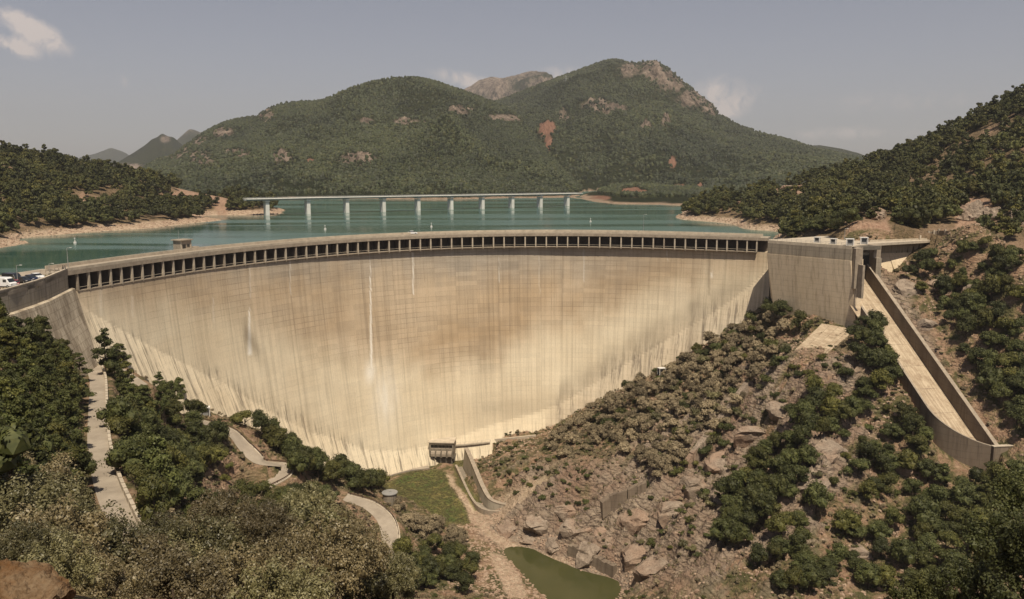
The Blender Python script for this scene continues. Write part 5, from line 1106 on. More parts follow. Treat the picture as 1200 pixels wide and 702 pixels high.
for k, (u, v, d, s_) in enumerate(((1190, 635, 48, 2.8), (1140, 695, 44, 2.4), (1215, 580, 52, 2.8), (1090, 705, 50, 2.4), (1230, 660, 40, 3.2))):
    c = D(u, v, d); v_ = KIND['fgd'][k % 2]; g_ = float(ground(c[0], c[1])); lo = c[2]-s_*1.05
    o = bpy.data.objects.new('broadleaf_shrub', None); COL.objects.link(o); o.location = (c[0], c[1], lo); o.scale = (s_,)*3; o.rotation_euler = (0, 0, k*2.3); tag(o, 'dark leafy shrub close to the camera in the bottom right corner', 'shrub', 'dark foreground shrubs at the bottom right')
    for nm, q in (('crown', v_[0]), ('trunk', v_[1])): ch = bpy.data.objects.new(nm, q); COL.objects.link(ch); ch.parent = o
    ext = max(0.0, lo-g_)
    if ext > .3: b = MB(); b.tube((0, 0, 0.1), (0.05, 0, -ext/s_-.2), .05, .08, 6); me = bpy.data.meshes.new('stem'); me.from_pydata(b.v, [], b.f); me.materials.append(M['bark']); ch = bpy.data.objects.new('stem', me); COL.objects.link(ch); ch.parent = o
# near lichen covered rock at the bottom left
V, Fc = rockshape(6, 77, 5, .16, 2.2); c = D(-26, 722, 11.0)
V = V*np.array([1.15, 1.3, .5]); V[:, 2] -= V[:, 0]*.20; V[:, 2] += fbm(V[:, 0]*3, V[:, 1]*3, 3, 4, .6)*.32; V = V+fbm(V[:, 0]*16, V[:, 1]*16+V[:, 2]*12, 3, 4, .65)[:, None]*.07
o = meshobj('near_rock', V+c+np.array([0, .1, -.02]), Fc, M['lichen_rock'], smooth=False); tag(o, 'rounded rock with rusty lichen in the bottom left corner', 'rock')

# ================================================================ BUILDINGS AND WORKS AT THE DAM FOOT
def H(u, v):
    p = hit(u, v, 345); return p
# pump house against the dam toe
pc = W(517.5, 544, FLOOR+.3); ph = empty('pump_house', tuple(pc), 'small grey two storey pump house with hooded openings standing at the foot of the dam', 'building', rz=math.radians(-4))
def L(): return MB()
PW_, PD_, PH_ = 10.2, 6.5, 9.2
b = L(); b.box((0, PD_/2, 1.2), (PW_-1.2, PD_-1.4, 2.4)); b.build('base', M['concrete_dark'], ph, local=1)
b = L(); b.box((0, PD_/2+.5, 2.65), (PW_+.5, PD_, .5)); b.box((0, PD_/2+.5, PH_/2+1.3), (PW_-.7, PD_-1.2, PH_-2.8)); b.build('core', M['concrete_dark'], ph, local=1)
b = L()
for x in np.linspace(-PW_/2+.35, PW_/2-.35, 5): b.box((x, .35, 4.2), (.7, .7, 3.0))
b.box((0, .35, 6.15), (PW_, .75, .9)); b.box((0, .35, 8.75), (PW_, .75, .9)); b.box((-PW_/2+.3, PD_/2, 5.9), (.6, PD_, 6.6)); b.box((PW_/2-.3, PD_/2, 5.9), (.6, PD_, 6.6))
b.build('wall', M['stained_concrete'], ph, local=1)
for x in (np.arange(4)-1.5)*2.35:
    b = L(); rg = []
    for xx in (x-.85, x+.85): rg.append([(xx, -.0, 5.7), (xx, -.75, 5.45), (xx, -1.05, 4.7), (xx, -1.0, 3.6), (xx, -.75, 3.6), (xx, -.8, 4.6), (xx, -.55, 5.15), (xx, 0, 5.4)])
    b.sweep(rg); b.build('hood', M['concrete_old'], ph, local=1)
for x in (np.arange(6)-2.5)*1.6:
    b = L(); b.box((x, .75, 7.45), (.95, .1, 1.5)); o = b.build('window', M['glass_dark'], ph, local=1); f = L()
    for dx, dz, sx_, sz_ in ((-.5, 0, .12, 1.7), (.5, 0, .12, 1.7), (0, .8, 1.1, .12), (0, -.8, 1.1, .12), (0, 0, .07, 1.5)): f.box((x+dx, .62, 7.45+dz), (sx_, .2, sz_))
    f.build('frame', M['concrete_old'], o, local=1)
b = L(); b.box((0, PD_/2, PH_+.12), (PW_+.6, PD_+.7, .35)); b.build('roof', M['concrete_pale'], ph, local=1)
# terrace platform right of the pump house
p0, p1 = W(534, 537, FLOOR+.5), W(574, 533, FLOOR+.5); tp = empty('outlet_terrace', tuple((p0+p1)/2), 'pale concrete terrace on a wall between the pump house and the right bank', 'terrace')
d_ = (p1-p0)/np.linalg.norm(p1-p0); n_ = np.array([-d_[1], d_[0], 0]); Lh = np.linalg.norm(p1-p0); z1 = FLOOR+6.6
f = lambda s_, o_, z: tuple((p0+d_*s_+n_*o_)[:2])+(z,)
for k in range(3): b = MB(); a_, c_ = k*Lh/3+.03, (k+1)*Lh/3-.03; b.hexa([f(a_, 0, FLOOR-3), f(c_, 0, FLOOR-3), f(c_, 5, FLOOR-3), f(a_, 5, FLOOR-3)], [f(a_, .6, z1-.6), f(c_, .6, z1-.6), f(c_, 5, z1-.6), f(a_, 5, z1-.6)]); b.build('wall_panel', M['concrete_pale'], tp)
b = MB(); b.hexa([f(-1, -.9, z1-.59), f(Lh, -.9, z1-.59), f(Lh, 9, z1-.59), f(-1, 9, z1-.59)], [f(-1, -.9, z1), f(Lh, -.9, z1), f(Lh, 9, z1), f(-1, 9, z1)]); b.build('slab', M['concrete_pale'], tp)
b = MB()
for k in range(9): b.tube(f(k*Lh/8, -.7, z1), f(k*Lh/8, -.7, z1+1.0), .05, n=5)
b.tube(f(0, -.7, z1+1.0), f(Lh, -.7, z1+1.0), .04, n=5); b.build('hand_rail', M['metal_grey'], tp)
tw = [H(577, 517), H(600, 515), H(628, 512)]
g = empty('terrace_wall', tuple(tw[0]), 'low pale wall along the dam toe above the dry grass', 'wall')
for k, (a_, c_) in enumerate(zip(tw[:-1], tw[1:])): b = MB(); dn = np.array([0, .8, 0]); zz = np.array([0, 0, 1.0]); b.hexa([a_-3*zz, c_-3*zz, c_-3*zz+dn, a_-3*zz+dn], [a_+zz*.8, c_+zz*.8, c_+zz*.8+dn, a_+zz*.8+dn]); b.build('wall_panel', M['concrete_pale'], g)
# paved strip at the toe of the dam
Lp = TOE
T_ = np.gradient(Lp[:, :2], axis=0); T_ /= np.hypot(*T_.T)[:, None]; N_ = np.stack([-T_[:, 1], T_[:, 0]], 1)
rg = [[tuple(p+[-n[0]*2.6, -n[1]*2.6, -1.2]), tuple(p+[n[0]*2.6, n[1]*2.6, -1.2]), tuple(p+[n[0]*2.6, n[1]*2.6, 0.02]), tuple(p+[-n[0]*2.6, -n[1]*2.6, 0.02])] for p, n in zip(Lp, N_)]
b = MB(); b.sweep(rg); tag(b.build('toe_path', M['worn_asphalt']), 'grey paved strip curving along the toe of the dam beside the lawn', kind='structure')
# guide wall of the outlet
gw = [(W(541.5, 548, FLOOR+.3), 8.2), (W(546, 557, FLOOR+.3), 7.8), (W(553, 572, FLOOR+.2), 7.0), (W(561, 587, FLOOR), 5.6), (W(570, 597, FLOOR), 4.0), (W(582, 600, FLOOR), 3.0), (W(594, 598, FLOOR+1), 1.6)]
gws = catmull([np.append(p, h_) for p, h_ in gw], 8)
g = empty('guide_wall', tuple(gw[0][0]), 'tall curved grey guide wall along the right side of the outlet channel', 'wall')
T_ = np.gradient(gws[:, :2], axis=0); T_ /= np.hypot(*T_.T)[:, None]; N_ = np.stack([-T_[:, 1], T_[:, 0]], 1); N_ = np.where((N_[:, :1] < 0), -N_, N_)
def ring(k, o0, o1, z0, z1, lean=0.0):
    p = gws[k]; n = N_[k]; f = lambda o, z: (p[0]+n[0]*(o+lean*(z-z0)), p[1]+n[1]*(o+lean*(z-z0)), p[2]+z); return [f(o0, z0), f(o1, z0), f(o1, z1), f(o0, z1)]
for a_ in range(0, len(gws)-1, 8): b = MB(); b.sweep([ring(k, 0, 1.4, -3, gws[k][3], .10) for k in range(a_, min(a_+9, len(gws)))]); b.build('wall_panel', M['wall_concrete'], g)
b = MB(); b.sweep([[(p[0]+n[0]*(o+.10*(p[3]+3)), p[1]+n[1]*(o+.10*(p[3]+3)), p[2]+p[3]+z) for o, z in ((-.12, .01), (1.5, .01), (1.5, .25), (-.12, .25))] for p, n in zip(gws, N_)]); b.build('coping', M['concrete_old'], g)
b = MB(); b.sweep([ring(k, -3.0, -2.1, -3, 1.5) for k in range(len(gws))]); b.build('low_kerb_wall', M['concrete_old'], g)
b = MB(); b.sweep([ring(k, -2.1, -.02, -3, .5) for k in range(len(gws))]); b.build('ledge', M['stained_concrete'], g)
# round tank
tc_ = H(457, 589); tc_ = tc_ if tc_ is not None else W(457, 590, -87); tk = empty('round_tank', tuple(tc_), 'round concrete water tank with a pale flat roof above the lawn', 'tank')
b = L(); b.tube((0, 0, -1.5), (0, 0, 3.6), 2.45, n=28); b.build('tank_wall', M['stained_concrete'], tk, local=1)
b = L(); b.tube((0, 0, 3.6), (0, 0, 3.85), 2.75, n=28); b.tube((0, 0, 3.85), (0, 0, 4.15), 2.7, .9, n=28); b.build('roof', M['metal_grey'], tk, local=1)
b = L(); b.box((.2, -.3, 4.25), (.9, .9, .3)); b.build('hatch', M['metal_grey'], tk, local=1)
# small white shelters
def shelter(p, w_, lab):
    g = empty('shelter', tuple(p), lab, 'shelter', rz=.3)
    b = L(); b.box((0, 0, 2.3), (w_, w_*.8, .22)); b.build('roof', M['white_paint'], g, local=1)
    for sx_ in (-1, 1):
        for sy_ in (-1, 1): b = L(); b.box((sx_*(w_/2-.15), sy_*(w_*.4-.15), .9), (.2, .2, 2.8)); b.build('post', M['white_paint'], g, local=1)
    b = L(); b.box((0, w_*.36, 1.1), (w_-.3, .12, 2.2)); b.box((0, 0, .3), (w_*.6, .6, 1.3)); b.build('back_panel', M['metal_grey'], g, local=1)
q = H(241, 486)
if q is not None: shelter(q+[0, 0, .1], 2.8, 'small white framed shelter between trees at the left foot of the dam')
q = H(775, 439)
if q is not None: shelter(q+[0, 0, .5], 2.9, 'small white roofed shelter on the thicket edge beside the dam face')
# stone walls on the right slope
def stone_wall(pix, hgt, lab, m='outcrop_rock', step=2.2, thick=1.5):
    pts = [H(u, v) for u, v in pix]; pts = [p for p in pts if p is not None]
    if len(pts) < 2: return
    Ls = catmull(np.array(pts), 8); g = empty('stone_wall', tuple(Ls[0]), lab, 'wall'); sg = np.concatenate([[0], np.cumsum(np.hypot(*np.diff(Ls[:, :2], axis=0).T))]); s_ = 0; r_ = random.Random(3)
    while s_ < sg[-1]-step:
        a_ = np.array([np.interp(s_, sg, Ls[:, j]) for j in range(3)]); c_ = np.array([np.interp(s_+step-.12, sg, Ls[:, j]) for j in range(3)]); d_ = c_-a_; nn = np.array([d_[1], -d_[0], 0]); nn /= np.linalg.norm(nn)+1e-9; h_ = hgt*r_.uniform(.85, 1.15)
        b = MB(); t_ = nn*thick*r_.uniform(.8, 1.1); zz = np.array([0, 0, 1.]); b.hexa([a_-t_-2*zz, c_-t_-2*zz, c_+t_-2*zz, a_+t_-2*zz], [a_-t_*.7+h_*zz, c_-t_*.7+h_*zz*r_.uniform(.9, 1.05), c_+t_*.7+h_*zz, a_+t_*.7+h_*zz*r_.uniform(.9, 1.05)]); b.build('stone_block', M[m], g); s_ += step
stone_wall([(874, 456), (858, 478), (838, 505), (818, 530), (800, 553)], 2.6, 'stepped stone wall running down the middle of the right slope')
stone_wall([(757, 574), (735, 584), (715, 592), (697, 604)], 3.2, 'short grey stone wall on the lower slope above the rocks', 'chute_wall', 3.0)
stone_wall([(668, 646), (685, 654), (703, 663), (722, 674)], 2.6, 'dark dry stone wall beside the river at the bottom', 'chute_wall', 1.6)
# outcrops
OUT = [(600,612,7,5,2.6,.5,'smooth grey rock slab at the outlet end beside the river'),(630,606,8,5,3,.3,'broad grey rock hump above the river pool'),(650,628,8,5,2.6,.6,'sloping grey rock slab at the water edge'),(622,628,6,4,1.8,.2,'low grey rock at the river edge'),
 (672,610,7,6,3.2,.8,'rounded grey rock hump in the middle of the river rocks'),(690,640,8,5,3.4,.4,'large grey rock slab above the dark stone wall'),(665,592,6,5,2.6,.1,'upper grey rock hump below the shrubby bank'),(710,622,7,6,3.2,1.1,'grey rock hump left of the leaning outcrop'),
 (745,640,7,7,4.6,.5,'tall brownish outcrop over the dark stone wall'),(772,655,7,6,4.0,.2,'brown outcrop at the bottom edge by the dark hollow'),(745,600,7,6,3.4,.9,'grey outcrop in the middle of the lower slope'),(785,590,7,6,3.6,.3,'broad tan outcrop on the middle slope'),(812,560,7,6,3.4,.7,'tan rock face beside the stepped wall'),
 (850,535,8,6,3.6,.4,'large pale outcrop right of the stepped wall'),(880,500,7,6,3.2,.9,'reddish outcrop near the top of the middle slope'),(920,470,6,5,2.6,.2,'reddish rock below the apron'),(965,520,7,6,3.4,.5,'tan outcrop between the two bands of oaks'),(955,560,6,6,3.2,1.0,'tan outcrop in a gap in the dark oaks'),
 (1045,355,6,7,5.5,.3,'steep dark rock face beside the top of the chute'),(1062,330,5,6,4.0,.8,'reddish rock on the spur by the spillway gates'),(1082,375,5,6,4.5,.1,'rock rib right of the upper chute'),(1100,330,6,6,3.4,.6,'reddish rock on the slope right of the spur'),(1150,330,7,6,3.6,.2,'reddish rock among the oaks right of the chute'),(1130,470,4,5,2.8,.2,'reddish rock beside the lower chute wall'),
 (1085,545,4,4,2.2,.2,'pale rock left of the chute end'),(1050,540,5,4,2.2,.9,'pale rock on the scree left of the chute'),(290,535,4,5,3,.3,'pinkish rock cut beside the hairpin road'),(405,610,5,5,3,.2,'pinkish rock cut beside the lower road'),(1000,640,6,5,2.6,.4,'tan rock among the oaks at the bottom right'),(905,640,6,5,2.6,.4,'brown rock at the bottom of the right slope')]
for k, (u, v, sx_, sy_, sz_, rz, lab) in enumerate(OUT):
    p = H(u, v)
    if p is None or blocked(p): continue
    V, Fc = rockshape(4, 40+k, 14, .25, 1.7); ca, sa = math.cos(rz*3), math.sin(rz*3); V[:, :2] *= np.where(V[:, 2:] < 0, 1.18, 1.0); V[:, 2] = np.where(V[:, 2] < 0, V[:, 2]*3.2, V[:, 2]); V = V*np.array([sx_, sy_, sz_*.8])*.88; V = np.stack([V[:, 0]*ca-V[:, 1]*sa, V[:, 0]*sa+V[:, 1]*ca, V[:, 2]], 1)
    o = meshobj('rock_outcrop', V, Fc, M['outcrop_rock']); o.location = tuple(p-[0, 0, sz_*.50]); tag(o, lab, 'rock')
cl = [(1138,258,9,8,11,.4,'dark pointed rock crag above the road on the right hill'),(1160,255,8,8,8,.1,'reddish crag beside the dark crag on the right hill'),(1025,255,8,7,5,.6,'reddish rock bank behind the spillway gates'),(925,222,12,9,5,.3,'reddish bare rock on the crest of the right shore hill'),(1192,262,7,7,6,.9,'reddish rock at the right edge above the road')]
for k, (u, v, sx_, sy_, sz_, rz, lab) in enumerate(cl):
    p = hit(u, v)
    if p is None: continue
    V, Fc = rockshape(4, 90+k, 16, .3, 1.7); V = V+fbm(V[:, 0]*6+k, V[:, 1]*6+V[:, 2]*9, k, 4, .6, True)[:, None]*V*.5; V = V*np.array([sx_*.9, sy_*.9, sz_])*.8; o = meshobj('rock_crag', V, Fc, M['outcrop_rock']); o.location = tuple(p); o.rotation_euler = (0, 0, rz); tag(o, lab, 'rock')

# ================================================================ THINGS ON THE CREST
# crest house on the lake side
i_h = float(np.interp(242, PU, np.arange(NP))); x, y, nx, ny = [float(q) for q in arch(i_h)]; hc = np.array([x-nx*10.6, y-ny*10.6, 0.0]); rz = math.atan2(-nx, ny)+math.pi
ch = empty('crest_house', tuple(hc), 'small square concrete control house on the lake side of the dam crest', 'building', rz=math.atan2(ny, nx)+math.pi/2)
b = L(); b.box((0, 0, -3), (5.2, 4.4, 5.9)); b.build('bracket', M['stained_concrete'], ch, local=1)
b = L(); b.box((0, 0, 1.8), (4.2, 3.6, 3.6)); b.build('wall', M['concrete_old'], ch, local=1)
b = L(); b.box((0, 0, 3.76), (5.2, 4.6, .34)); b.build('roof', M['concrete_old'], ch, local=1)
b = L(); b.box((-.9, -1.83, 1.35), (1.3, .1, 1.9)); b.build('door', M['metal_dark'], ch, local=1)
for x_ in (.9,): b = L(); b.box((x_, -1.83, 1.9), (1.0, .1, .8)); b.build('window', M['glass_dark'], ch, local=1)
for sx_ in (-1, 1): b = L(); b.box((sx_*2.0, -1.75, 1.79), (.4, .3, 3.57)); b.build('corner_post', M['concrete_pale'], ch, local=1)
b = L(); b.box((4.1, -.8, .6), (3.0, 2.2, 1.2)); b.build('side_block', M['concrete_old'], ch, local=1)
b = L(); b.tube((-1.3, 0, 3.9), (-1.3, 0, 7.2), .07, .03, 6); b.box((-1.3, 0, 6.2), (.6, .08, .08)); b.build('antenna', M['metal_grey'], ch, local=1)
# gate cabins by the spillway
for (u, v, lab) in ((957, 284.3, 'small grey and white valve cabin, leftmost on the right abutment'), (976, 286.2, 'grey and white valve cabin in the middle of the right abutment'), (996, 288.0, 'tall white framed hoist cabin at the left spillway pier'), (1012.5, 286.2, 'tall white framed hoist cabin at the right spillway pier')):
    p = W(u, v, .02); big = 1.0 if u > 990 else .82
    g = empty('gate_cabin', tuple(p), lab, 'cabin', rz=math.radians(-38 if u < 990 else -12)); g.scale = (big,)*3
    b = L(); b.box((0, .9, 1.15), (2.2, 1.5, 2.3)); b.build('wall', M['metal_grey'], g, local=1)
    b = L(); b.box((0, .9, 2.42), (2.9, 2.2, .2)); b.build('roof', M['white_paint'], g, local=1)
    for sx_ in (-1, 1): b = L(); b.box((sx_*1.2, -.05, 1.15), (.28, .28, 2.3)); b.build('post', M['white_paint'], g, local=1)
    b = L(); b.box((0, .11, 1.45), (1.5, .08, 1.2)); b.build('window', M['glass_dark'], g, local=1)
# lamps and poles
def lamp(p, h_, lab, arm=True, m='metal_grey'):
    g = empty('street_lamp' if arm else 'pole', tuple(p), lab, 'lamp post' if arm else 'pole')
    b = L(); b.tube((0, 0, 0), (0, 0, h_), .11, .06, 8); b.build('post', M[m], g, local=1)
    if arm: b = L(); b.tube((0, 0, h_), (.9, 0, h_+.15), .045, n=6); b.build('arm', M[m], g, local=1); b = L(); b.box((1.05, 0, h_+.13), (.55, .2, .12)); b.build('lamp_head', M['white_paint'], g, local=1)
    else: b = L(); b.box((0, 0, h_-.3), (.9, .12, .12)); b.build('crossbar', M[m], g, local=1)
lamp(W(80, 313.5, 0), 5.4, 'tall thin lamp post on the crest above the two walkers')
lamp(W(58, 319, 0), 2.2, 'short lamp post between the cars and the two walkers')
lamp(W(21, 333, 0), 4.4, 'slim lamp post standing behind the parked red car')
lamp(W(754, 271, 0), 7.4, 'thin lamp post on the far part of the dam crest')
lamp(W(989.5, 282, 0), 4.6, 'thin lamp post behind the spillway cabins')
lamp(W(1047.5, 281.5, 0), 6.2, 'dark pole standing at the wing wall', False, 'metal_dark')
# railing between car park and crest
g = empty('crest_railing', tuple(W(60, 323, 0)), 'pale post and rail fence on the crest beyond the parked cars', 'fence')
fp = [W(u, v, 0) for u, v in ((47, 321.5), (53.5, 320.8), (59, 319.7), (64, 318.7), (69, 317.8), (73, 317.0))]
for p in fp: b = MB(); b.box((p[0], p[1], .55), (.16, .16, 1.1)); b.build('post', M['concrete_pale'], g)
for z_ in (.55, .95):
    b = MB()
    for a_, c_ in zip(fp[:-1], fp[1:]): b.tube(a_+[0, 0, z_], c_+[0, 0, z_], .05, n=5)
    b.build('rail', M['concrete_pale'], g)
# crest paving of the car park, lower ruins and low walls right of the spillway
b = MB(); b.prism([p[:2] for p in (LW[0], LW[1], LW[2], LW[3], LW[4], LW[4]+[-26, 0, 0], LW[2]+[-24, 6, 0], LW[0]+[-9.5, 5, 0])][::-1], -.9, .0)
tag(b.build('car_park', M['worn_asphalt']), 'paved car park on the left end of the dam crest', kind='structure')
def block_ruin(u, v, w_, h_, lab):
    p = W(u, v, .3); g = empty('retaining_wall', tuple(p), lab, 'wall'); b = L(); b.box((0, 0, h_/2-.5), (w_, 1.6, h_+1)); b.build('wall', M['concrete_pale'], g, local=1); b = L(); b.box((-w_/2-.5, -.5, h_/2-.4), (1.1, 2.2, h_+1.3)); b.build('buttress', M['concrete_pale'], g, local=1)
block_ruin(1039, 279.0, 5.0, 3.9, 'pale broken concrete retaining wall behind the spillway')
g = empty('roadside_wall', tuple(W(1095, 276, .5)), 'low pale wall with posts along the road right of the spillway', 'wall')
wp = [W(u, v, z) for u, v, z in ((1078, 279.5, .6), (1088, 274.5, 1.2), (1100, 272.2, 2.2), (1115, 273, 2.8), (1130, 275, 3.2), (1146, 276.5, 3.4))]
for a_, c_ in zip(wp[:-1], wp[1:]):
    b = MB(); dn = np.array([0, .5, 0]); zz = np.array([0, 0, 1.]); b.hexa([a_-2*zz, c_-2*zz, c_-2*zz+dn, a_-2*zz+dn], [a_+.7*zz, c_+.7*zz, c_+.7*zz+dn, a_+.7*zz+dn]); b.build('wall_panel', M['concrete_old'], g)
    for t_ in (0, .5): p = a_+(c_-a_)*t_; b = MB(); b.box((p[0], p[1]-.15, p[2]+.2), (.6, .6, 2.2)); b.build('post', M['concrete_pale'], g)
# tiled roof at the left edge below the wall
p = W(-2, 374, -9); g = empty('house', tuple(p), 'small house with a reddish tiled roof half hidden by trees at the left edge', 'building', rz=.5)
b = L(); b.box((0, 0, -2.2), (7, 6, 4.4)); b.build('wall', M['concrete_pale'], g, local=1)
b = L(); b.sweep([[(-3.9, y_, -.1), (3.9, y_, -.1), (0, y_, 2.2)] for y_ in (-3.4, 3.4)]); b.build('roof', M['tile_roof'], g, local=1)
b = L(); b.box((0, -3.02, -1.6), (1.2, .1, 1.2)); b.build('window', M['glass_dark'], g, local=1)

# ---------------------------------------------------------------- vehicles
def car(p, rz, paint, lab, kind_='car', k=1.0):
    g = empty('parked_'+('van' if kind_ == 'van' else 'car'), tuple(p), lab, kind_, 'vehicles parked on the left end of the crest', rz); g.scale = (k,)*3
    van = kind_ == 'van'; Lc, Wc = (5.2, 1.95) if van else (4.2, 1.75); hw_ = Wc/2
    prof = [(-2.55, .35), (-2.6, 1.1), (-2.5, 2.15), (-2.3, 2.3), (1.0, 2.3), (1.5, 2.05), (2.1, 1.25), (2.55, 1.0), (2.62, .4)] if van else [(-2.05, .35), (-2.1, .75), (-2.0, .95), (-1.3, 1.02), (1.0, .98), (1.9, .82), (2.08, .6), (2.08, .35)]
    b = L(); rg = [[(x_, s_*hw_*(1 if 0 < j < len(prof) else 1)*f_, z_) for j, (x_, z_) in enumerate(prof)] for s_, f_ in ((-1, .93), (-1, 1), (1, 1), (1, .93))]
    for r_i, r_ in enumerate(rg):
        if r_i in (0, 3): rg[r_i] = [(x_*.985, y_*1.04, .35+(z_-.35)*.96) for x_, y_, z_ in r_]
    rg[0], rg[1] = [(x_, -hw_, z_) for x_, y_, z_ in rg[0]], [(x_, -hw_+.08, z_) for x_, y_, z_ in rg[1]]; rg[3], rg[2] = [(x_, hw_, z_) for x_, y_, z_ in rg[3]], [(x_, hw_-.08, z_) for x_, y_, z_ in rg[2]]
    b.sweep(rg); b.build('body', M[paint], g, local=1)
    if not van:
        b = L(); b.sweep([[(-1.55, y_*1.12, .99), (1.05, y_*1.12, .97), (.45, y_*.88, 1.43), (-1.1, y_*.88, 1.45)] for y_ in (-hw_*.82, hw_*.82)]); b.build('cabin_glass', M['glass_dark'], g, local=1)
        b = L(); b.hexa([(-1.1, -.66, 1.44), (.45, -.66, 1.42), (.45, .66, 1.42), (-1.1, .66, 1.44)], [(-1.0, -.6, 1.5), (.35, -.6, 1.49), (.35, .6, 1.49), (-1.0, .6, 1.5)]); b.build('roof', M[paint], g, local=1)
    else:
        b = L(); b.hexa([(1.55, -.8, 2.04), (2.12, -.85, 1.28), (2.16, -.85, 1.28), (1.6, -.8, 2.06)], [(1.55, .8, 2.04), (2.12, .85, 1.28), (2.16, .85, 1.28), (1.6, .8, 2.06)]); b.build('windscreen', M['glass_dark'], g, local=1)
        for s_ in (-1, 1): b = L(); b.box((1.0, s_*(hw_+.012), 1.6), (.9, .03, .6)); b.build('side_window', M['glass_dark'], g, local=1)
    xf = 1.7 if van else 1.3
    for x_ in (-xf, xf):
        for s_ in (-1, 1):
            b = L(); b.tube((x_, s_*(hw_-.2), .33), (x_, s_*(hw_+.02), .33), .33, n=14); w_ = b.build('wheel', M['tyre'], g, local=1); b = L(); b.tube((x_, s_*(hw_+.0), .33), (x_, s_*(hw_+.04), .33), .19, n=10); b.build('rim', M['metal_grey'], w_, local=1)
    for s_ in (-1, 1):
        b = L(); b.box(((2.6 if van else 2.06), s_*hw_*.72, .72 if not van else .85), (.08, .34, .16)); b.build('headlight', M['white_paint'], g, local=1)
        b = L(); b.box(((-2.58 if van else -2.08), s_*hw_*.78, .8), (.06, .2, .22)); b.build('tail_light', M['car_red'], g, local=1)
R = math.radians
car(W(5.5, 336.5, 0), R(-12), 'car_white', 'white panel van at the left end of the crest car park', 'van')
car(W(18.5, 335, 0), R(-60), 'car_red', 'small red car beside the white van', 'car', .92)
car(W(15, 330.5, 0), R(-20), 'car_dark', 'dark high car standing behind the white van', 'van', .95)
car(W(28.5, 331.5, 0), R(-28), 'car_dark', 'black car right of the red car')
car(W(36.5, 329.2, 0), R(-28), 'car_navy', 'dark blue car between the black and the white car')
car(W(43.5, 327.0, 0), R(-28), 'car_white', 'white car at the right end of the parked row')
car(W(483.5, 274.6, 0), R(4), 'car_white', 'small white car driving along the middle of the dam crest', 'car', 1.0)
# ---------------------------------------------------------------- two walkers
def person(p, rz, lab, h_=1.72, m='cloth_dark'):
    g = empty('person', tuple(p), lab, 'person', None, rz); k = h_/1.75
    V = [(0,0,.95),(0,0,1.15),(0,0,1.40),(0,0,1.50),(-.18,0,1.40),(-.24,.02,1.12),(-.25,-.05,.86),(.18,0,1.40),(.24,.02,1.12),(.25,-.05,.86),(-.10,0,.90),(-.11,-.06,.50),(-.11,.05,.10),(-.12,-.12,.04),(.10,0,.90),(.11,.10,.50),(.11,.16,.10),(.12,.02,.04)]
    E_ = [(0,1),(1,2),(2,3),(2,4),(4,5),(5,6),(2,7),(7,8),(8,9),(0,10),(10,11),(11,12),(12,13),(0,14),(14,15),(15,16),(16,17)]
    Rr = [.15,.14,.15,.06,.075,.05,.035,.075,.05,.035,.10,.065,.045,.04,.10,.065,.045,.04]
    me = bpy.data.meshes.new('body'); me.from_pydata([(x_*k, y_*k, z_*k) for x_, y_, z_ in V], E_, []); me.materials.append(M[m]); o = bpy.data.objects.new('body', me); COL.objects.link(o); o.parent = g
    md = o.modifiers.new('skin', 'SKIN'); md.use_smooth_shade = True
    for q, r_ in zip(me.skin_vertices[0].data, Rr): q.radius = (r_*k, r_*k*.8)
    me.skin_vertices[0].data[0].use_root = True; o.modifiers.new('sub', 'SUBSURF').levels = 1
    V2, Fc = ico(3, 3, 0); V2 = V2*np.array([.085, .10, .125])*k; V2[:, 1] -= np.exp(-((V2[:, 2])/.03)**2-(V2[:, 0]/.02)**2)*.02*(V2[:, 1] < 0)
    o = meshobj('head', V2+[0, 0, 1.63*k], Fc, M['skin'], g, True, local=1)
    V3 = V2*1.1; V3 = V3[:]; V3[:, 2] = np.maximum(V3[:, 2], np.where(V3[:, 1] < -.02, .05, -.08)); meshobj('hair', V3+[0, .012, 1.64*k], Fc, M['hair'], g, True, local=1)
person(W(74.2, 318.5, 0), 2.6, 'walker in dark clothes on the crest, left of the two', 1.75)
person(W(76.6, 318.2, 0), 2.4, 'walker in dark clothes on the crest, right of the two', 1.68, 'car_navy')
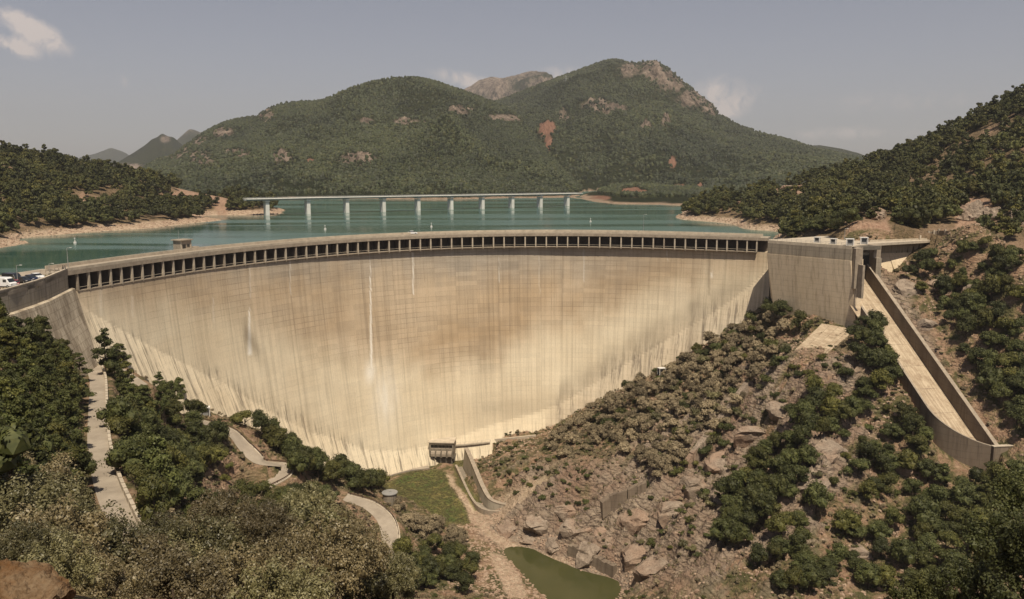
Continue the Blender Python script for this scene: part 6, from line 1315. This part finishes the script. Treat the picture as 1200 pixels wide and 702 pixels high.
# ---------------------------------------------------------------- buoys
for (u, v, lab) in ((381, 269, 'white buoy on the lake left of the middle'), (505.5, 266, 'white buoy on the lake close behind the dam middle'), (692, 260, 'pale buoy on the lake below the right end of the bridge'), (88, 285, 'pale buoy near the left shore of the lake')):
    g = empty('buoy', tuple(W(u, v, WL)), lab, 'buoy'); b = L(); b.tube((0, 0, -.6), (0, 0, .7), .75, n=14); b.build('float', M['white_paint'], g, local=1); b = L(); b.tube((0, 0, .7), (0, 0, 2.4), .22, .1, 8); b.build('mast', M['white_paint'], g, local=1); b = L(); b.box((0, 0, 2.5), (.6, .6, .4)); b.build('top_mark', M['white_paint'], g, local=1)
# ---------------------------------------------------------------- power pylons on the mountain
def pylon(u, v, d, lab):
    p = D(u, v, d); g = empty('pylon', tuple(p-[0, 0, 8]), lab, 'pylon'); b = L(); hh = 42
    for sx_ in (-1, 1):
        for sy_ in (-1, 1): b.tube((sx_*4.5, sy_*4.5, 0), (sx_*.8, sy_*.8, hh), .35, n=4)
    for k in range(6): z_ = k*6; w_ = 4.5-(3.7*z_/hh); b.tube((-w_, -w_, z_), (w_, -w_, z_+6), .2, n=4); b.tube((w_, -w_, z_), (-w_, -w_, z_+6), .2, n=4)
    b.build('lattice_mast', M['metal_grey'], g, local=1)
    for z_ in (28, 34, 40): b = L(); b.tube((-8, 0, z_), (8, 0, z_), .3, n=4); b.build('cross_arm', M['metal_grey'], g, local=1)
pylon(706, 109, 2300, 'lattice power pylon on the middle of the big mountain'); pylon(748, 112, 2300, 'lattice power pylon below the rocky summit'); pylon(663, 103, 2350, 'lattice power pylon left on the big mountain')

# ================================================================ HAZE
b = MB(); b.box((0, 4300, 400), (15000, 12600, 1040)); hz = b.build('haze', None)
hm = bpy.data.materials.new('haze'); hm.use_nodes = True; n = NT(hm.node_tree); n.n.clear()
pv = n.add('ShaderNodeVolumePrincipled', {'Color': (.89, .90, .94, 1), 'Density': 0.75e-4, 'Anisotropy': 0.2}); n.l.new(pv.outputs[0], n.add('ShaderNodeOutputMaterial').inputs['Volume'])
hz.data.materials.append(hm); tag(hz, 'thin summer haze', kind='stuff')
